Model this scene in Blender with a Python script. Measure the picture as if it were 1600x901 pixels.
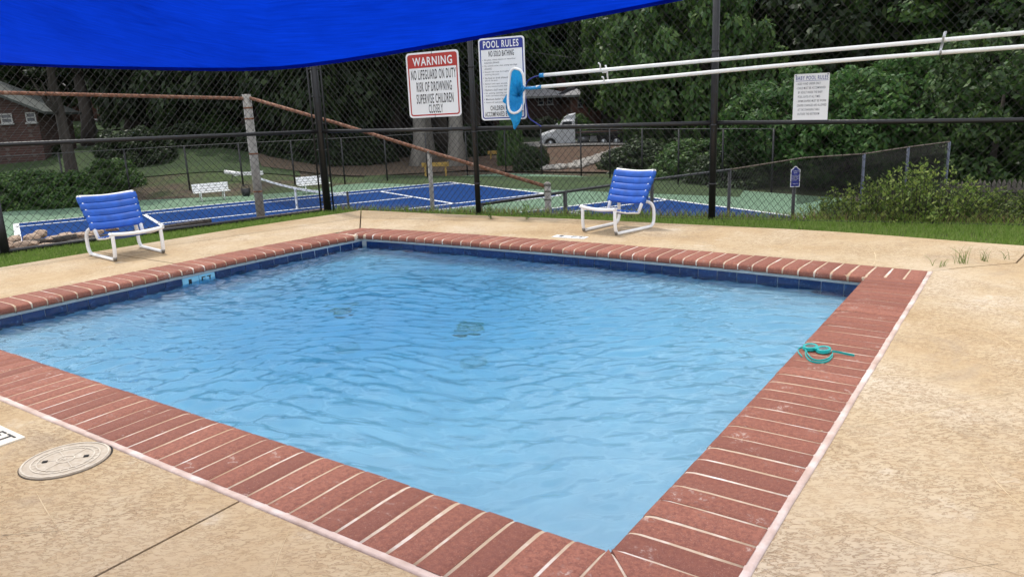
import bpy, math, random
import numpy as np
from mathutils import Vector, Matrix
random.seed(7)
RNG = np.random.default_rng(11)
for _o in list(bpy.data.objects):
    bpy.data.objects.remove(_o)
SC = bpy.context.scene
COL = SC.collection

# ------------------------------------------------------------------ camera
CAM = np.array([-1.7247, -0.9053, 1.25])
YAW, PITCH, ROLL, FOC = 0.6123, 0.2366, -0.0413, 1167.996      # focal length in pixels of a 1600 wide picture
_fw = np.array([math.cos(YAW)*math.cos(PITCH), math.sin(YAW)*math.cos(PITCH), -math.sin(PITCH)])
_rt = np.cross(_fw, [0, 0, 1.0]); _rt /= np.linalg.norm(_rt)
_up = np.cross(_rt, _fw)
_r = math.cos(ROLL)*_rt + math.sin(ROLL)*_up
_u = -math.sin(ROLL)*_rt + math.cos(ROLL)*_up
cd = bpy.data.cameras.new("camera")
cam = bpy.data.objects.new("camera", cd); COL.objects.link(cam)
cd.sensor_width = 36.0; cd.lens = FOC/1600*36.0
cd.clip_start = 0.05; cd.clip_end = 1500
cam.matrix_world = Matrix(((_r[0], _u[0], -_fw[0], CAM[0]), (_r[1], _u[1], -_fw[1], CAM[1]),
                           (_r[2], _u[2], -_fw[2], CAM[2]), (0, 0, 0, 1)))
SC.camera = cam
SC.render.resolution_x, SC.render.resolution_y = 1024, 576

# ------------------------------------------------------------------ light
SUN_EL, SUN_AZ = math.radians(68), math.radians(66)            # azimuth counted from +X towards +Y
w = bpy.data.worlds.new("World"); SC.world = w; w.use_nodes = True
nt = w.node_tree; bg = nt.nodes["Background"]
sky = nt.nodes.new("ShaderNodeTexSky"); sky.sky_type = 'NISHITA'; sky.sun_disc = False
sky.sun_elevation = SUN_EL; sky.sun_rotation = math.pi/2 - SUN_AZ
sky.air_density = 1.0; sky.dust_density = 2.5; sky.ozone_density = 1.0
# hazy summer sky with broken white cloud all the way round
_tc = nt.nodes.new("ShaderNodeTexCoord"); _mp = nt.nodes.new("ShaderNodeMapping"); _mp.inputs['Scale'].default_value = (1, 1, 2.2)
_cn = nt.nodes.new("ShaderNodeTexNoise"); _cn.inputs['Scale'].default_value = 2.6; _cn.inputs['Detail'].default_value = 7; _cn.inputs['Roughness'].default_value = 0.6
_cr = nt.nodes.new("ShaderNodeValToRGB"); _cr.color_ramp.elements[0].position = 0.38; _cr.color_ramp.elements[1].position = 0.56
_cm = nt.nodes.new("ShaderNodeMix"); _cm.data_type = 'RGBA'; _cm.inputs[7].default_value = (15.5, 15.8, 16.4, 1)
nt.links.new(_tc.outputs['Generated'], _mp.inputs[0]); nt.links.new(_mp.outputs[0], _cn.inputs['Vector']); nt.links.new(_cn.outputs['Fac'], _cr.inputs[0])
nt.links.new(_cr.outputs[0], _cm.inputs[0]); nt.links.new(sky.outputs[0], _cm.inputs[6]); nt.links.new(_cm.outputs[2], bg.inputs[0])
bg.inputs[1].default_value = 0.13
sd = bpy.data.lights.new("sun", 'SUN'); sun = bpy.data.objects.new("sun", sd); COL.objects.link(sun)
sd.energy = 2.7; sd.angle = math.radians(1.2); sd.color = (1.0, 0.95, 0.87)
_sv = Vector((math.cos(SUN_AZ)*math.cos(SUN_EL), math.sin(SUN_AZ)*math.cos(SUN_EL), math.sin(SUN_EL)))
sun.rotation_euler = _sv.to_track_quat('Z', 'Y').to_euler()
SC.view_settings.view_transform = 'Standard'; SC.view_settings.look = 'None'
SC.view_settings.exposure = -0.12; SC.view_settings.gamma = 1.0
SC.cycles.max_bounces = 8; SC.cycles.transparent_max_bounces = 12

# ------------------------------------------------------------------ placing helpers
def ray(px, py):
    return _fw + _r*(px-800)/FOC - _u*(py-450.5)/FOC
def at(px, py, depth):
    return CAM + ray(px, py)*depth
def onz(px, py, z=0.0):
    d = ray(px, py); return CAM + d*(z-CAM[2])/d[2]
def onwall(px, py, A, B):
    d = ray(px, py); A = np.array(A[:2], float); B = np.array(B[:2], float)
    n = np.array([-(B-A)[1], (B-A)[0]]); return CAM + d*(((A-CAM[:2])@n)/(d[:2]@n))
FH = np.array([math.cos(YAW), math.sin(YAW)]); RH = np.array([math.sin(YAW), -math.cos(YAW)])
def fl(x, y):
    d = np.array([x, y])-CAM[:2]; return d@FH, d@RH
def wxy(f, l):
    return CAM[:2] + FH*f + RH*l
def horizon(px):
    return 450.5 - FOC*math.tan(PITCH)*1.0 + (px-800)*math.tan(ROLL)
def ground_xy(px, f):
    """ground position seen in picture column px (taken at the horizon) at forward distance f"""
    d = ray(px, horizon(px)); d2 = d[:2]; return CAM[:2] + d2*(f/(d2@FH))

# ------------------------------------------------------------------ materials
def mat(name):
    m = bpy.data.materials.new(name); m.use_nodes = True
    n = m.node_tree; b = n.nodes["Principled BSDF"]; return m, n, b
def N(n, kind, **kw):
    x = n.nodes.new(kind)
    for k, v in kw.items():
        if k.startswith('i_'):
            key = k[2:]; key = int(key) if key.isdigit() else key.replace('_', ' ')
            x.inputs[key].default_value = v
        else: setattr(x, k, v)
    return x
def L(n, a, b): n.links.new(a, b)
def ramp(n, fac, stops, interp='LINEAR'):
    r = n.nodes.new("ShaderNodeValToRGB"); cr = r.color_ramp; cr.interpolation = interp
    while len(cr.elements) > 1: cr.elements.remove(cr.elements[-1])
    for i, (p, c) in enumerate(stops):
        e = cr.elements[0] if i == 0 else cr.elements.new(p)
        e.position = p; e.color = (*c, 1) if len(c) == 3 else c
    L(n, fac, r.inputs[0]); return r.outputs[0]
def mixc(n, fac, a, b, mode='MIX'):
    x = n.nodes.new("ShaderNodeMix"); x.data_type = 'RGBA'; x.blend_type = mode
    for s, v in ((x.inputs[0], fac), (x.inputs[6], a), (x.inputs[7], b)):
        if hasattr(v, 'links'): L(n, v, s)
        else: s.default_value = v if isinstance(v, (int, float)) else (*v, 1)
    return x.outputs[2]
def coords(n, which='Object', scale=(1, 1, 1), rot=(0, 0, 0)):
    t = n.nodes.new("ShaderNodeTexCoord"); mp = n.nodes.new("ShaderNodeMapping")
    mp.inputs['Scale'].default_value = scale; mp.inputs['Rotation'].default_value = rot
    L(n, t.outputs[which], mp.inputs[0]); return mp.outputs[0]
def worldpos(n, scale=(1, 1, 1), rot=(0, 0, 0)):
    g = n.nodes.new("ShaderNodeNewGeometry"); mp = n.nodes.new("ShaderNodeMapping")
    mp.inputs['Scale'].default_value = scale; mp.inputs['Rotation'].default_value = rot
    L(n, g.outputs['Position'], mp.inputs[0]); return mp.outputs[0]
def noise(n, vec, scale, detail=4, rough=0.55, dist=0.0):
    x = N(n, "ShaderNodeTexNoise"); x.inputs['Scale'].default_value = scale; x.inputs['Detail'].default_value = detail
    x.inputs['Roughness'].default_value = rough; x.inputs['Distortion'].default_value = dist
    L(n, vec, x.inputs['Vector']); return x.outputs['Fac']
def bump(n, b, h, strength=0.4, dist=0.01):
    x = n.nodes.new("ShaderNodeBump"); x.inputs['Strength'].default_value = strength; x.inputs['Distance'].default_value = dist
    L(n, h, x.inputs['Height']); L(n, x.outputs[0], b.inputs['Normal']); return x
def simple(name, col, rough=0.5, var=0.12, nscale=30, metal=0.0, bmp=0.0, spec=None):
    m, n, b = mat(name); p = coords(n)
    f = noise(n, p, nscale, 5)
    c2 = tuple(max(0, c*(1-var)) for c in col); c3 = tuple(min(1, c*(1+var)) for c in col)
    L(n, ramp(n, f, [(0.3, c2), (0.7, c3)]), b.inputs['Base Color'])
    b.inputs['Roughness'].default_value = rough; b.inputs['Metallic'].default_value = metal
    if spec is not None: b.inputs['Specular IOR Level'].default_value = spec
    if bmp: bump(n, b, f, bmp, 0.004)
    return m
M = {}
def build_materials():
    # cool-deck coating: flattened plateaus of tan mortar over a slightly darker base
    m, n, b = mat("deck_coating"); p = worldpos(n); pa0 = worldpos(n, (1, 1, 1), (0, 0, 0.96)); pm = n.nodes.new('ShaderNodeMapping'); pm.inputs['Scale'].default_value = (0.62, 1.25, 1); L(n, pa0, pm.inputs[0]); pa = pm.outputs[0]
    n1 = noise(n, pa, 60, 5, 0.62, 0.9); n2 = noise(n, p, 0.8, 5, 0.6); n3 = noise(n, p, 170, 3); n4 = noise(n, p, 3.1, 6, 0.68); n5 = noise(n, p, 1.7, 4, 0.6, 0.5); n6 = noise(n, p, 11, 5, 0.7)
    plate = ramp(n, n1, [(0.43, (0, 0, 0)), (0.52, (1, 1, 1))])
    big = ramp(n, n2, [(0.30, (0.385, 0.268, 0.145)), (0.44, (0.47, 0.350, 0.212)), (0.56, (0.505, 0.398, 0.265)), (0.70, (0.57, 0.475, 0.355))])
    big = mixc(n, ramp(n, n6, [(0.35, (0.22, 0.22, 0.22)), (0.6, (0, 0, 0))]), big, (0.40, 0.255, 0.135))
    rough = ramp(n, n5, [(0.34, (0.22, 0.22, 0.22)), (0.62, (0.72, 0.72, 0.72))])        # some parts trowelled smoother than others
    low = mixc(n, mixc(n, 0.5, rough, (0, 0, 0)), big, (0.37, 0.225, 0.115))
    c = mixc(n, plate, low, big)
    worn = ramp(n, n4, [(0.60, (0, 0, 0)), (0.74, (0.6, 0.6, 0.6))]); c = mixc(n, worn, c, (0.62, 0.555, 0.465))
    dirt = ramp(n, n4, [(0.28, (0.6, 0.6, 0.6)), (0.42, (0, 0, 0))]); c = mixc(n, dirt, c, (0.31, 0.225, 0.145))
    stain = ramp(n, noise(n, p, 1.35, 5, 0.7, 1.2), [(0.56, (0, 0, 0)), (0.68, (0.55, 0.55, 0.55))]); c = mixc(n, stain, c, (0.36, 0.275, 0.19))
    ring0 = ramp(n, n1, [(0.41, (0, 0, 0)), (0.452, (1, 1, 1)), (0.49, (0, 0, 0))]); ring = mixc(n, 1.0, ring0, rough, 'MULTIPLY')
    c = mixc(n, ring, c, (0.13, 0.070, 0.030))
    L(n, c, b.inputs['Base Color']); b.inputs['Roughness'].default_value = 0.85
    b.inputs['Specular IOR Level'].default_value = 0.25
    h = N(n, "ShaderNodeMath", operation='MULTIPLY_ADD'); L(n, n3, h.inputs[0]); h.inputs[1].default_value = 0.45; L(n, mixc(n, 1.0, plate, rough, 'MULTIPLY'), h.inputs[2])
    bump(n, b, h.outputs[0], 0.75, 0.0022); M['deck'] = m
    # bricks
    m, n, b = mat("brick_red"); p = coords(n); oi = N(n, "ShaderNodeObjectInfo")
    ad = N(n, "ShaderNodeVectorMath", operation='ADD'); L(n, p, ad.inputs[0])
    sc = N(n, "ShaderNodeVectorMath", operation='SCALE'); L(n, oi.outputs['Location'], sc.inputs[0]); sc.inputs['Scale'].default_value = 1.0
    L(n, sc.outputs[0], ad.inputs[1]); pv = ad.outputs[0]
    base = ramp(n, oi.outputs['Random'], [(0.0, (0.235, 0.082, 0.053)), (0.35, (0.29, 0.104, 0.066)), (0.75, (0.335, 0.123, 0.078)), (1.0, (0.38, 0.147, 0.096))])
    f1 = noise(n, pv, 60, 5, 0.7); f2 = noise(n, pv, 7, 4, 0.6, 0.8); f3 = noise(n, pv, 260, 3, 0.7)
    c = mixc(n, ramp(n, f1, [(0.35, (0, 0, 0)), (0.62, (0.75, 0.75, 0.75))]), base, (0.165, 0.052, 0.038))
    spk = ramp(n, f3, [(0.60, (0, 0, 0)), (0.68, (0.6, 0.6, 0.6))]); c = mixc(n, spk, c, (0.50, 0.32, 0.24))
    f5 = noise(n, pv, 420, 2, 0.6); c = mixc(n, ramp(n, f5, [(0.30, (0.7, 0.7, 0.7)), (0.42, (0, 0, 0))]), c, (0.11, 0.035, 0.025))
    wear = ramp(n, f2, [(0.58, (0, 0, 0)), (0.70, (0.65, 0.65, 0.65))])
    sp2 = ramp(n, f1, [(0.5, (0, 0, 0)), (0.58, (1, 1, 1))])
    c = mixc(n, mixc(n, 1.0, wear, sp2, 'MULTIPLY'), c, (0.60, 0.45, 0.38))
    L(n, c, b.inputs['Base Color']); b.inputs['Roughness'].default_value = 0.7; b.inputs['Specular IOR Level'].default_value = 0.3
    bump(n, b, f1, 0.9, 0.003); M['brick'] = m
    # mortar, caulk
    m, n, b = mat("mortar_cream"); p = worldpos(n)
    L(n, ramp(n, noise(n, p, 5, 5, 0.6), [(0.35, (0.42, 0.285, 0.18)), (0.52, (0.53, 0.41, 0.30)), (0.68, (0.76, 0.70, 0.65))]), b.inputs['Base Color'])
    b.inputs['Roughness'].default_value = 0.9; bump(n, b, noise(n, p, 120), 0.4, 0.002); M['mortar'] = m
    m, n, b = mat("caulk_pink"); p = worldpos(n)
    L(n, ramp(n, noise(n, p, 6, 5, 0.6), [(0.32, (0.42, 0.29, 0.23)), (0.52, (0.58, 0.44, 0.38)), (0.70, (0.74, 0.66, 0.62))]), b.inputs['Base Color'])
    b.inputs['Roughness'].default_value = 0.6; bump(n, b, noise(n, p, 60), 0.5, 0.003); M['caulk'] = m
    # pool plaster, tiles, water
    m, n, b = mat("pool_plaster"); p = worldpos(n)
    L(n, ramp(n, noise(n, p, 2.2, 5, 0.6), [(0.3, (0.40, 0.515, 0.61)), (0.7, (0.48, 0.60, 0.69))]), b.inputs['Base Color'])
    b.inputs['Roughness'].default_value = 0.8; M['plaster'] = m
    m, n, b = mat("navy_tile"); p = worldpos(n); oi = N(n, "ShaderNodeObjectInfo")
    c = ramp(n, oi.outputs['Random'], [(0, (0.004, 0.016, 0.075)), (1, (0.007, 0.028, 0.115))])
    vein = ramp(n, noise(n, p, 26, 6, 0.7, 1.5), [(0.55, (0, 0, 0)), (0.66, (0.55, 0.55, 0.55))])
    c = mixc(n, vein, c, (0.05, 0.13, 0.30)); L(n, c, b.inputs['Base Color']); b.inputs['Roughness'].default_value = 0.15; M['tile'] = m
    M['grout'] = simple("grout_pale", (0.36, 0.40, 0.42), 0.8)
    m, n, b = mat("pool_water"); n.nodes.remove(b); out = n.nodes["Material Output"]
    lw = N(n, "ShaderNodeFresnel"); lw.inputs['IOR'].default_value = 1.33
    tr = N(n, "ShaderNodeBsdfTransparent"); tr.inputs[0].default_value = (1, 1, 1, 1)
    rf = N(n, "ShaderNodeBsdfRefraction"); rf.inputs['IOR'].default_value = 1.33; rf.inputs['Roughness'].default_value = 0.0
    rf.inputs['Color'].default_value = (1, 1, 1, 1)
    gl = N(n, "ShaderNodeBsdfGlossy"); gl.inputs['Roughness'].default_value = 0.045
    gl.inputs['Color'].default_value = (1, 1, 1, 1)
    a = N(n, "ShaderNodeMixShader"); a.inputs[0].default_value = 0.78; L(n, tr.outputs[0], a.inputs[1]); L(n, rf.outputs[0], a.inputs[2])
    mx = N(n, "ShaderNodeMixShader"); L(n, lw.outputs[0], mx.inputs[0]); L(n, a.outputs[0], mx.inputs[1]); L(n, gl.outputs[0], mx.inputs[2])
    L(n, mx.outputs[0], out.inputs['Surface']); va = N(n, 'ShaderNodeVolumeAbsorption'); va.inputs['Color'].default_value = (0.05, 0.72, 0.91, 1); va.inputs['Density'].default_value = 1.65
    L(n, va.outputs[0], out.inputs['Volume']); M['water'] = m
    # metals, plastics
    M['white_frame'] = simple("white_powder_coat", (0.80, 0.80, 0.80), 0.35, 0.05, 12)
    M['strap'] = simple("blue_vinyl_strap", (0.002, 0.080, 0.42), 0.45, 0.2, 14)
    M['black_vinyl'] = simple("black_vinyl", (0.012, 0.012, 0.014), 0.45, 0.3, 18)
    M['brown_rail'] = simple("brown_rail", (0.11, 0.085, 0.065), 0.8, 0.3, 9)
    M['thin_rail'] = simple("dull_rail", (0.07, 0.07, 0.07), 0.6, 0.2, 9)
    M['black_wire'] = simple("black_wire", (0.02, 0.02, 0.022), 0.5, 0.2, 9)
    M['old_wire'] = simple("weathered_wire", (0.16, 0.135, 0.12), 0.6, 0.3, 6, 0.3)
    M['galv'] = simple("galvanised_grey", (0.24, 0.23, 0.215), 0.55, 0.25, 14, 0.4, 0.2)
    m, n, b = mat("rusty_pipe"); p = coords(n)
    L(n, ramp(n, noise(n, p, 22, 6, 0.7), [(0.3, (0.09, 0.035, 0.02)), (0.5, (0.22, 0.095, 0.055)), (0.7, (0.34, 0.22, 0.16))]), b.inputs['Base Color'])
    b.inputs['Roughness'].default_value = 0.85; M['rust'] = m
    M['white_pole'] = simple("white_pole_enamel", (0.80, 0.80, 0.78), 0.3, 0.05, 5)
    M['steel'] = simple("steel_bracket", (0.5, 0.52, 0.53), 0.35, 0.2, 30, 0.7)
    M['net_blue'] = None
    m, n, b = mat("net_fabric"); b.inputs['Base Color'].default_value = (0.01, 0.33, 0.72, 1); b.inputs['Roughness'].default_value = 0.6
    p = coords(n, scale=(1, 1, 1)); L(n, ramp(n, noise(n, p, 40, 4), [(0.3, (0.006, 0.25, 0.62)), (0.7, (0.02, 0.42, 0.80))]), b.inputs['Base Color'])
    tl = N(n, "ShaderNodeBsdfTranslucent"); tl.inputs[0].default_value = (0.02, 0.42, 0.85, 1)
    mx = N(n, "ShaderNodeMixShader"); mx.inputs[0].default_value = 0.35
    L(n, b.outputs[0], mx.inputs[1]); L(n, tl.outputs[0], mx.inputs[2]); L(n, mx.outputs[0], n.nodes["Material Output"].inputs[0]); M['net_blue'] = m
    M['handle_blue'] = simple("blue_plastic", (0.012, 0.24, 0.56), 0.35, 0.1)
    M['navy_plastic'] = simple("navy_plastic", (0.012, 0.022, 0.22), 0.4, 0.2)
    M['teal'] = simple("teal_silicone", (0.0, 0.40, 0.38), 0.3, 0.1, 40)
    m, n, b = mat("goggle_lens"); b.inputs['Base Color'].default_value = (0.55, 0.75, 0.75, 1); b.inputs['Roughness'].default_value = 0.05
    b.inputs['Transmission Weight'].default_value = 0.9; M['lens'] = m
    m, n, b = mat("shade_fabric"); p = coords(n)
    pr = coords(n, rot=(0, 0, 0.9)); pm = n.nodes.new('ShaderNodeMapping'); pm.inputs['Scale'].default_value = (2.2, 34, 6); L(n, pr, pm.inputs[0])
    wf = mixc(n, 0.45, noise(n, pm.outputs[0], 5, 5, 0.65), noise(n, p, 3.0, 4, 0.6))
    c = ramp(n, wf, [(0.30, (0.0, 0.016, 0.28)), (0.70, (0.001, 0.038, 0.56))])
    L(n, c, b.inputs['Base Color']); b.inputs['Roughness'].default_value = 0.8; b.inputs['Specular IOR Level'].default_value = 0.1
    tl = N(n, "ShaderNodeBsdfTranslucent"); L(n, c, tl.inputs[0])
    mx = N(n, "ShaderNodeMixShader"); mx.inputs[0].default_value = 0.65
    L(n, b.outputs[0], mx.inputs[1]); L(n, tl.outputs[0], mx.inputs[2]); L(n, mx.outputs[0], n.nodes["Material Output"].inputs[0])
    bump(n, b, wf, 0.3, 0.004); M['sail'] = m
    # prints
    M['sign_white'] = simple("sign_white", (0.78, 0.79, 0.80), 0.4, 0.03, 5)
    M['sign_red'] = simple("sign_red", (0.42, 0.025, 0.018), 0.4, 0.08, 5)
    M['sign_blue'] = simple("sign_blue", (0.008, 0.022, 0.25), 0.4, 0.08, 5)
    M['ink'] = simple("black_ink", (0.012, 0.012, 0.014), 0.6, 0.1)
    M['ink_soft'] = simple("grey_ink", (0.05, 0.05, 0.075), 0.6, 0.1)
    M['cream_tile'] = simple("cream_tile", (0.74, 0.68, 0.57), 0.4, 0.06, 10)
    M['aqua_tile'] = simple("aqua_tile", (0.20, 0.46, 0.62), 0.25, 0.08, 10)
    m, n, b = mat("skimmer_plastic"); p = coords(n)
    L(n, ramp(n, noise(n, p, 30, 5, 0.7), [(0.35, (0.40, 0.32, 0.235)), (0.6, (0.51, 0.44, 0.35)), (0.75, (0.60, 0.55, 0.47))]), b.inputs['Base Color'])
    b.inputs['Roughness'].default_value = 0.7; bump(n, b, noise(n, p, 90), 0.3, 0.002); M['skimmer'] = m
    M['skim_line'] = simple("skimmer_ridge", (0.60, 0.53, 0.43), 0.7, 0.2, 40)
    M['pale_line'] = simple("trowel_ridge", (0.575, 0.445, 0.28), 0.85, 0.15, 40)
    M['hole'] = simple("dark_recess", (0.015, 0.013, 0.012), 0.9, 0.2)
    M['drain'] = simple("drain_olive", (0.20, 0.27, 0.16), 0.7, 0.5, 40)
    # ground
    m, n, b = mat("ground_cover"); p = worldpos(n)
    a1 = noise(n, p, 0.22, 5, 0.6); a2 = noise(n, p, 3.0, 6, 0.7); a3 = noise(n, p, 22, 4, 0.7)
    g = ramp(n, a2, [(0.3, (0.030, 0.050, 0.013)), (0.7, (0.065, 0.105, 0.026))])
    d = ramp(n, a2, [(0.3, (0.045, 0.032, 0.020)), (0.7, (0.10, 0.072, 0.045))])
    c = mixc(n, ramp(n, a1, [(0.42, (0, 0, 0)), (0.58, (1, 1, 1))]), g, d)
    L(n, c, b.inputs['Base Color']); b.inputs['Roughness'].default_value = 0.95; bump(n, b, a3, 0.8, 0.05); M['ground'] = m
    m, n, b = mat("lawn"); p = worldpos(n); a2 = noise(n, p, 0.6, 6, 0.7); a3 = noise(n, p, 30, 4, 0.7)
    c = ramp(n, a2, [(0.25, (0.016, 0.034, 0.009)), (0.55, (0.032, 0.060, 0.014)), (0.8, (0.060, 0.088, 0.024))])
    L(n, c, b.inputs['Base Color']); b.inputs['Roughness'].default_value = 0.95; bump(n, b, a3, 0.8, 0.04); M['lawn'] = m
    m, n, b = mat("red_clay"); p = worldpos(n); a2 = noise(n, p, 0.9, 6, 0.75); a3 = noise(n, p, 9, 5, 0.7)
    c = ramp(n, a2, [(0.3, (0.085, 0.045, 0.028)), (0.5, (0.12, 0.072, 0.048)), (0.62, (0.115, 0.088, 0.060)), (0.74, (0.040, 0.055, 0.02))])
    L(n, c, b.inputs['Base Color']); b.inputs['Roughness'].default_value = 0.95; bump(n, b, a3, 0.8, 0.08); M['clay'] = m
    M['soil'] = simple("brown_soil", (0.12, 0.085, 0.055), 0.95, 0.4, 6, 0, 0.6)
    M['asphalt'] = simple("asphalt", (0.17, 0.165, 0.16), 0.9, 0.15, 2, 0, 0.2)
    M['concrete'] = simple("concrete_pale", (0.50, 0.49, 0.47), 0.9, 0.1, 3)
    m, n, b = mat("court_green"); p = worldpos(n)
    L(n, ramp(n, noise(n, p, 0.5, 6, 0.7), [(0.3, (0.085, 0.16, 0.095)), (0.7, (0.125, 0.215, 0.135))]), b.inputs['Base Color'])
    b.inputs['Roughness'].default_value = 0.8; M['court_green'] = m
    m, n, b = mat("court_blue"); p = worldpos(n)
    L(n, ramp(n, noise(n, p, 0.5, 6, 0.7), [(0.3, (0.009, 0.035, 0.130)), (0.7, (0.014, 0.050, 0.175))]), b.inputs['Base Color'])
    b.inputs['Roughness'].default_value = 0.95; b.inputs['Specular IOR Level'].default_value = 0.05; M['court_blue'] = m
    M['court_line'] = simple("court_line_white", (0.70, 0.71, 0.72), 0.7, 0.06, 2)
    M['rock'] = simple("grey_rock", (0.34, 0.32, 0.29), 0.9, 0.3, 4, 0, 0.5)
    M['stone'] = simple("tan_stone", (0.36, 0.26, 0.19), 0.9, 0.35, 9, 0, 0.6)
    M['log'] = simple("dark_log", (0.055, 0.045, 0.038), 0.9, 0.4, 12, 0, 0.6)
    m, n, b = mat("bark"); p = coords(n, scale=(6, 6, 1.2))
    f = noise(n, p, 3, 6, 0.7, 0.6)
    L(n, ramp(n, f, [(0.3, (0.022, 0.018, 0.015)), (0.7, (0.075, 0.062, 0.052))]), b.inputs['Base Color']); b.inputs['Roughness'].default_value = 0.95
    bump(n, b, f, 0.9, 0.05); M['bark'] = m
    m, n, b = mat("bark_pale"); p = coords(n, scale=(4, 4, 1.0)); f = noise(n, p, 3, 6, 0.7, 0.6)
    L(n, ramp(n, f, [(0.3, (0.13, 0.12, 0.105)), (0.7, (0.30, 0.28, 0.25))]), b.inputs['Base Color']); b.inputs['Roughness'].default_value = 0.95
    bump(n, b, f, 0.6, 0.04); M['bark_pale'] = m
    def leaf(key, c1, c2, c3, trans=0.25, rough=0.5):
        m, n, b = mat("leaves_"+key); g = N(n, "ShaderNodeNewGeometry"); oi = N(n, "ShaderNodeObjectInfo")
        c = ramp(n, g.outputs['Random Per Island'], [(0.0, c1), (0.55, c2), (1.0, c3)])
        hs = N(n, "ShaderNodeHueSaturation"); L(n, c, hs.inputs['Color'])
        mr = N(n, "ShaderNodeMapRange"); L(n, oi.outputs['Random'], mr.inputs[0]); mr.inputs[3].default_value = 0.7; mr.inputs[4].default_value = 1.25
        L(n, mr.outputs[0], hs.inputs['Value'])
        L(n, hs.outputs[0], b.inputs['Base Color']); b.inputs['Roughness'].default_value = rough
        b.inputs['Specular IOR Level'].default_value = 0.35
        tl = N(n, "ShaderNodeBsdfTranslucent"); L(n, hs.outputs[0], tl.inputs[0])
        mx = N(n, "ShaderNodeMixShader"); mx.inputs[0].default_value = trans
        L(n, b.outputs[0], mx.inputs[1]); L(n, tl.outputs[0], mx.inputs[2]); L(n, mx.outputs[0], n.nodes["Material Output"].inputs[0])
        M['leaf_'+key] = m
    leaf('wood', (0.014, 0.028, 0.010), (0.025, 0.047, 0.015), (0.050, 0.080, 0.022))
    leaf('mid', (0.040, 0.092, 0.026), (0.072, 0.145, 0.038), (0.130, 0.205, 0.052), 0.35)
    leaf('vine', (0.040, 0.110, 0.028), (0.076, 0.172, 0.044), (0.140, 0.235, 0.062), 0.4)
    leaf('holly', (0.050, 0.090, 0.016), (0.130, 0.195, 0.038), (0.26, 0.31, 0.080), 0.4, 0.6)
    leaf('grass', (0.12, 0.21, 0.030), (0.20, 0.32, 0.055), (0.30, 0.36, 0.11), 0.5)
    leaf('dry', (0.22, 0.16, 0.07), (0.30, 0.22, 0.11), (0.20, 0.19, 0.06), 0.2)
    # houses
    def brickwall(key, c1, c2, mort, sx):
        m, n, b = mat("brickwork_"+key); p = coords(n)
        bt = N(n, "ShaderNodeTexBrick"); bt.inputs['Color1'].default_value = (*c1, 1); bt.inputs['Color2'].default_value = (*c2, 1)
        bt.inputs['Mortar'].default_value = (*mort, 1); bt.inputs['Scale'].default_value = 1.0
        bt.inputs['Brick Width'].default_value = 0.22*sx; bt.inputs['Row Height'].default_value = 0.075*sx; bt.inputs['Mortar Size'].default_value = 0.008*sx
        t = n.nodes.new("ShaderNodeSeparateXYZ"); L(n, p, t.inputs[0]); cb = n.nodes.new("ShaderNodeCombineXYZ")
        s = N(n, "ShaderNodeMath", operation='ADD'); L(n, t.outputs[0], s.inputs[0]); L(n, t.outputs[1], s.inputs[1])
        L(n, s.outputs[0], cb.inputs[0]); L(n, t.outputs[2], cb.inputs[1]); L(n, cb.outputs[0], bt.inputs['Vector'])
        L(n, mixc(n, noise(n, p, 1.3, 5), bt.outputs['Color'], (0.05, 0.03, 0.025)), b.inputs['Base Color']); b.inputs['Roughness'].default_value = 0.9
        M['wall_'+key] = m
    brickwall('dark', (0.085, 0.030, 0.024), (0.045, 0.020, 0.018), (0.13, 0.11, 0.10), 2.0)
    brickwall('red', (0.34, 0.12, 0.08), (0.24, 0.09, 0.065), (0.35, 0.28, 0.24), 1.6)
    M['roof_grey'] = simple("roof_shingle_grey", (0.38, 0.38, 0.40), 0.85, 0.2, 3, 0, 0.2)
    M['roof_dark'] = simple("roof_shingle_dark", (0.055, 0.062, 0.056), 0.85, 0.2, 3)
    M['trim'] = simple("trim_white", (0.33, 0.33, 0.32), 0.5, 0.05)
    M['glass'] = simple("window_glass", (0.03, 0.035, 0.045), 0.06, 0.1)
    M['white_wall'] = simple("white_wall", (0.66, 0.65, 0.66), 0.8, 0.06, 2)
    M['truck_white'] = simple("truck_white", (0.70, 0.72, 0.75), 0.25, 0.05, 2)
    M['rubber'] = simple("tyre_rubber", (0.018, 0.018, 0.018), 0.8, 0.2)
    M['truck_dark'] = simple("truck_dark_metal", (0.03, 0.03, 0.033), 0.5, 0.3, 6)
    M['tank'] = simple("truck_tank_grey", (0.22, 0.23, 0.24), 0.35, 0.15, 6, 0.5)
    M['headlight'] = simple("headlight_glass", (0.7, 0.7, 0.72), 0.1, 0.1)
    M['screen'] = simple("windscreen_cloth", (0.003, 0.0033, 0.004), 0.95, 0.25, 5, spec=0.0)
    m = M['screen']; n = m.node_tree; tr = N(n, 'ShaderNodeBsdfTransparent'); mx = N(n, 'ShaderNodeMixShader'); mx.inputs[0].default_value = 0.40
    L(n, n.nodes['Principled BSDF'].outputs[0], mx.inputs[1]); L(n, tr.outputs[0], mx.inputs[2]); L(n, mx.outputs[0], n.nodes['Material Output'].inputs[0])
    M['grey_wood'] = simple("dark_grey_wood", (0.075, 0.065, 0.055), 0.9, 0.35, 9, 0, 0.4)
    M['yellow_wood'] = simple("yellow_wood", (0.42, 0.27, 0.07), 0.8, 0.2, 9)
    M['post_blue'] = simple("blue_grey_post", (0.06, 0.075, 0.11), 0.5, 0.2, 9)
    M['utility'] = simple("utility_pole_wood", (0.20, 0.17, 0.14), 0.9, 0.3, 6)
build_materials()

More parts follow.
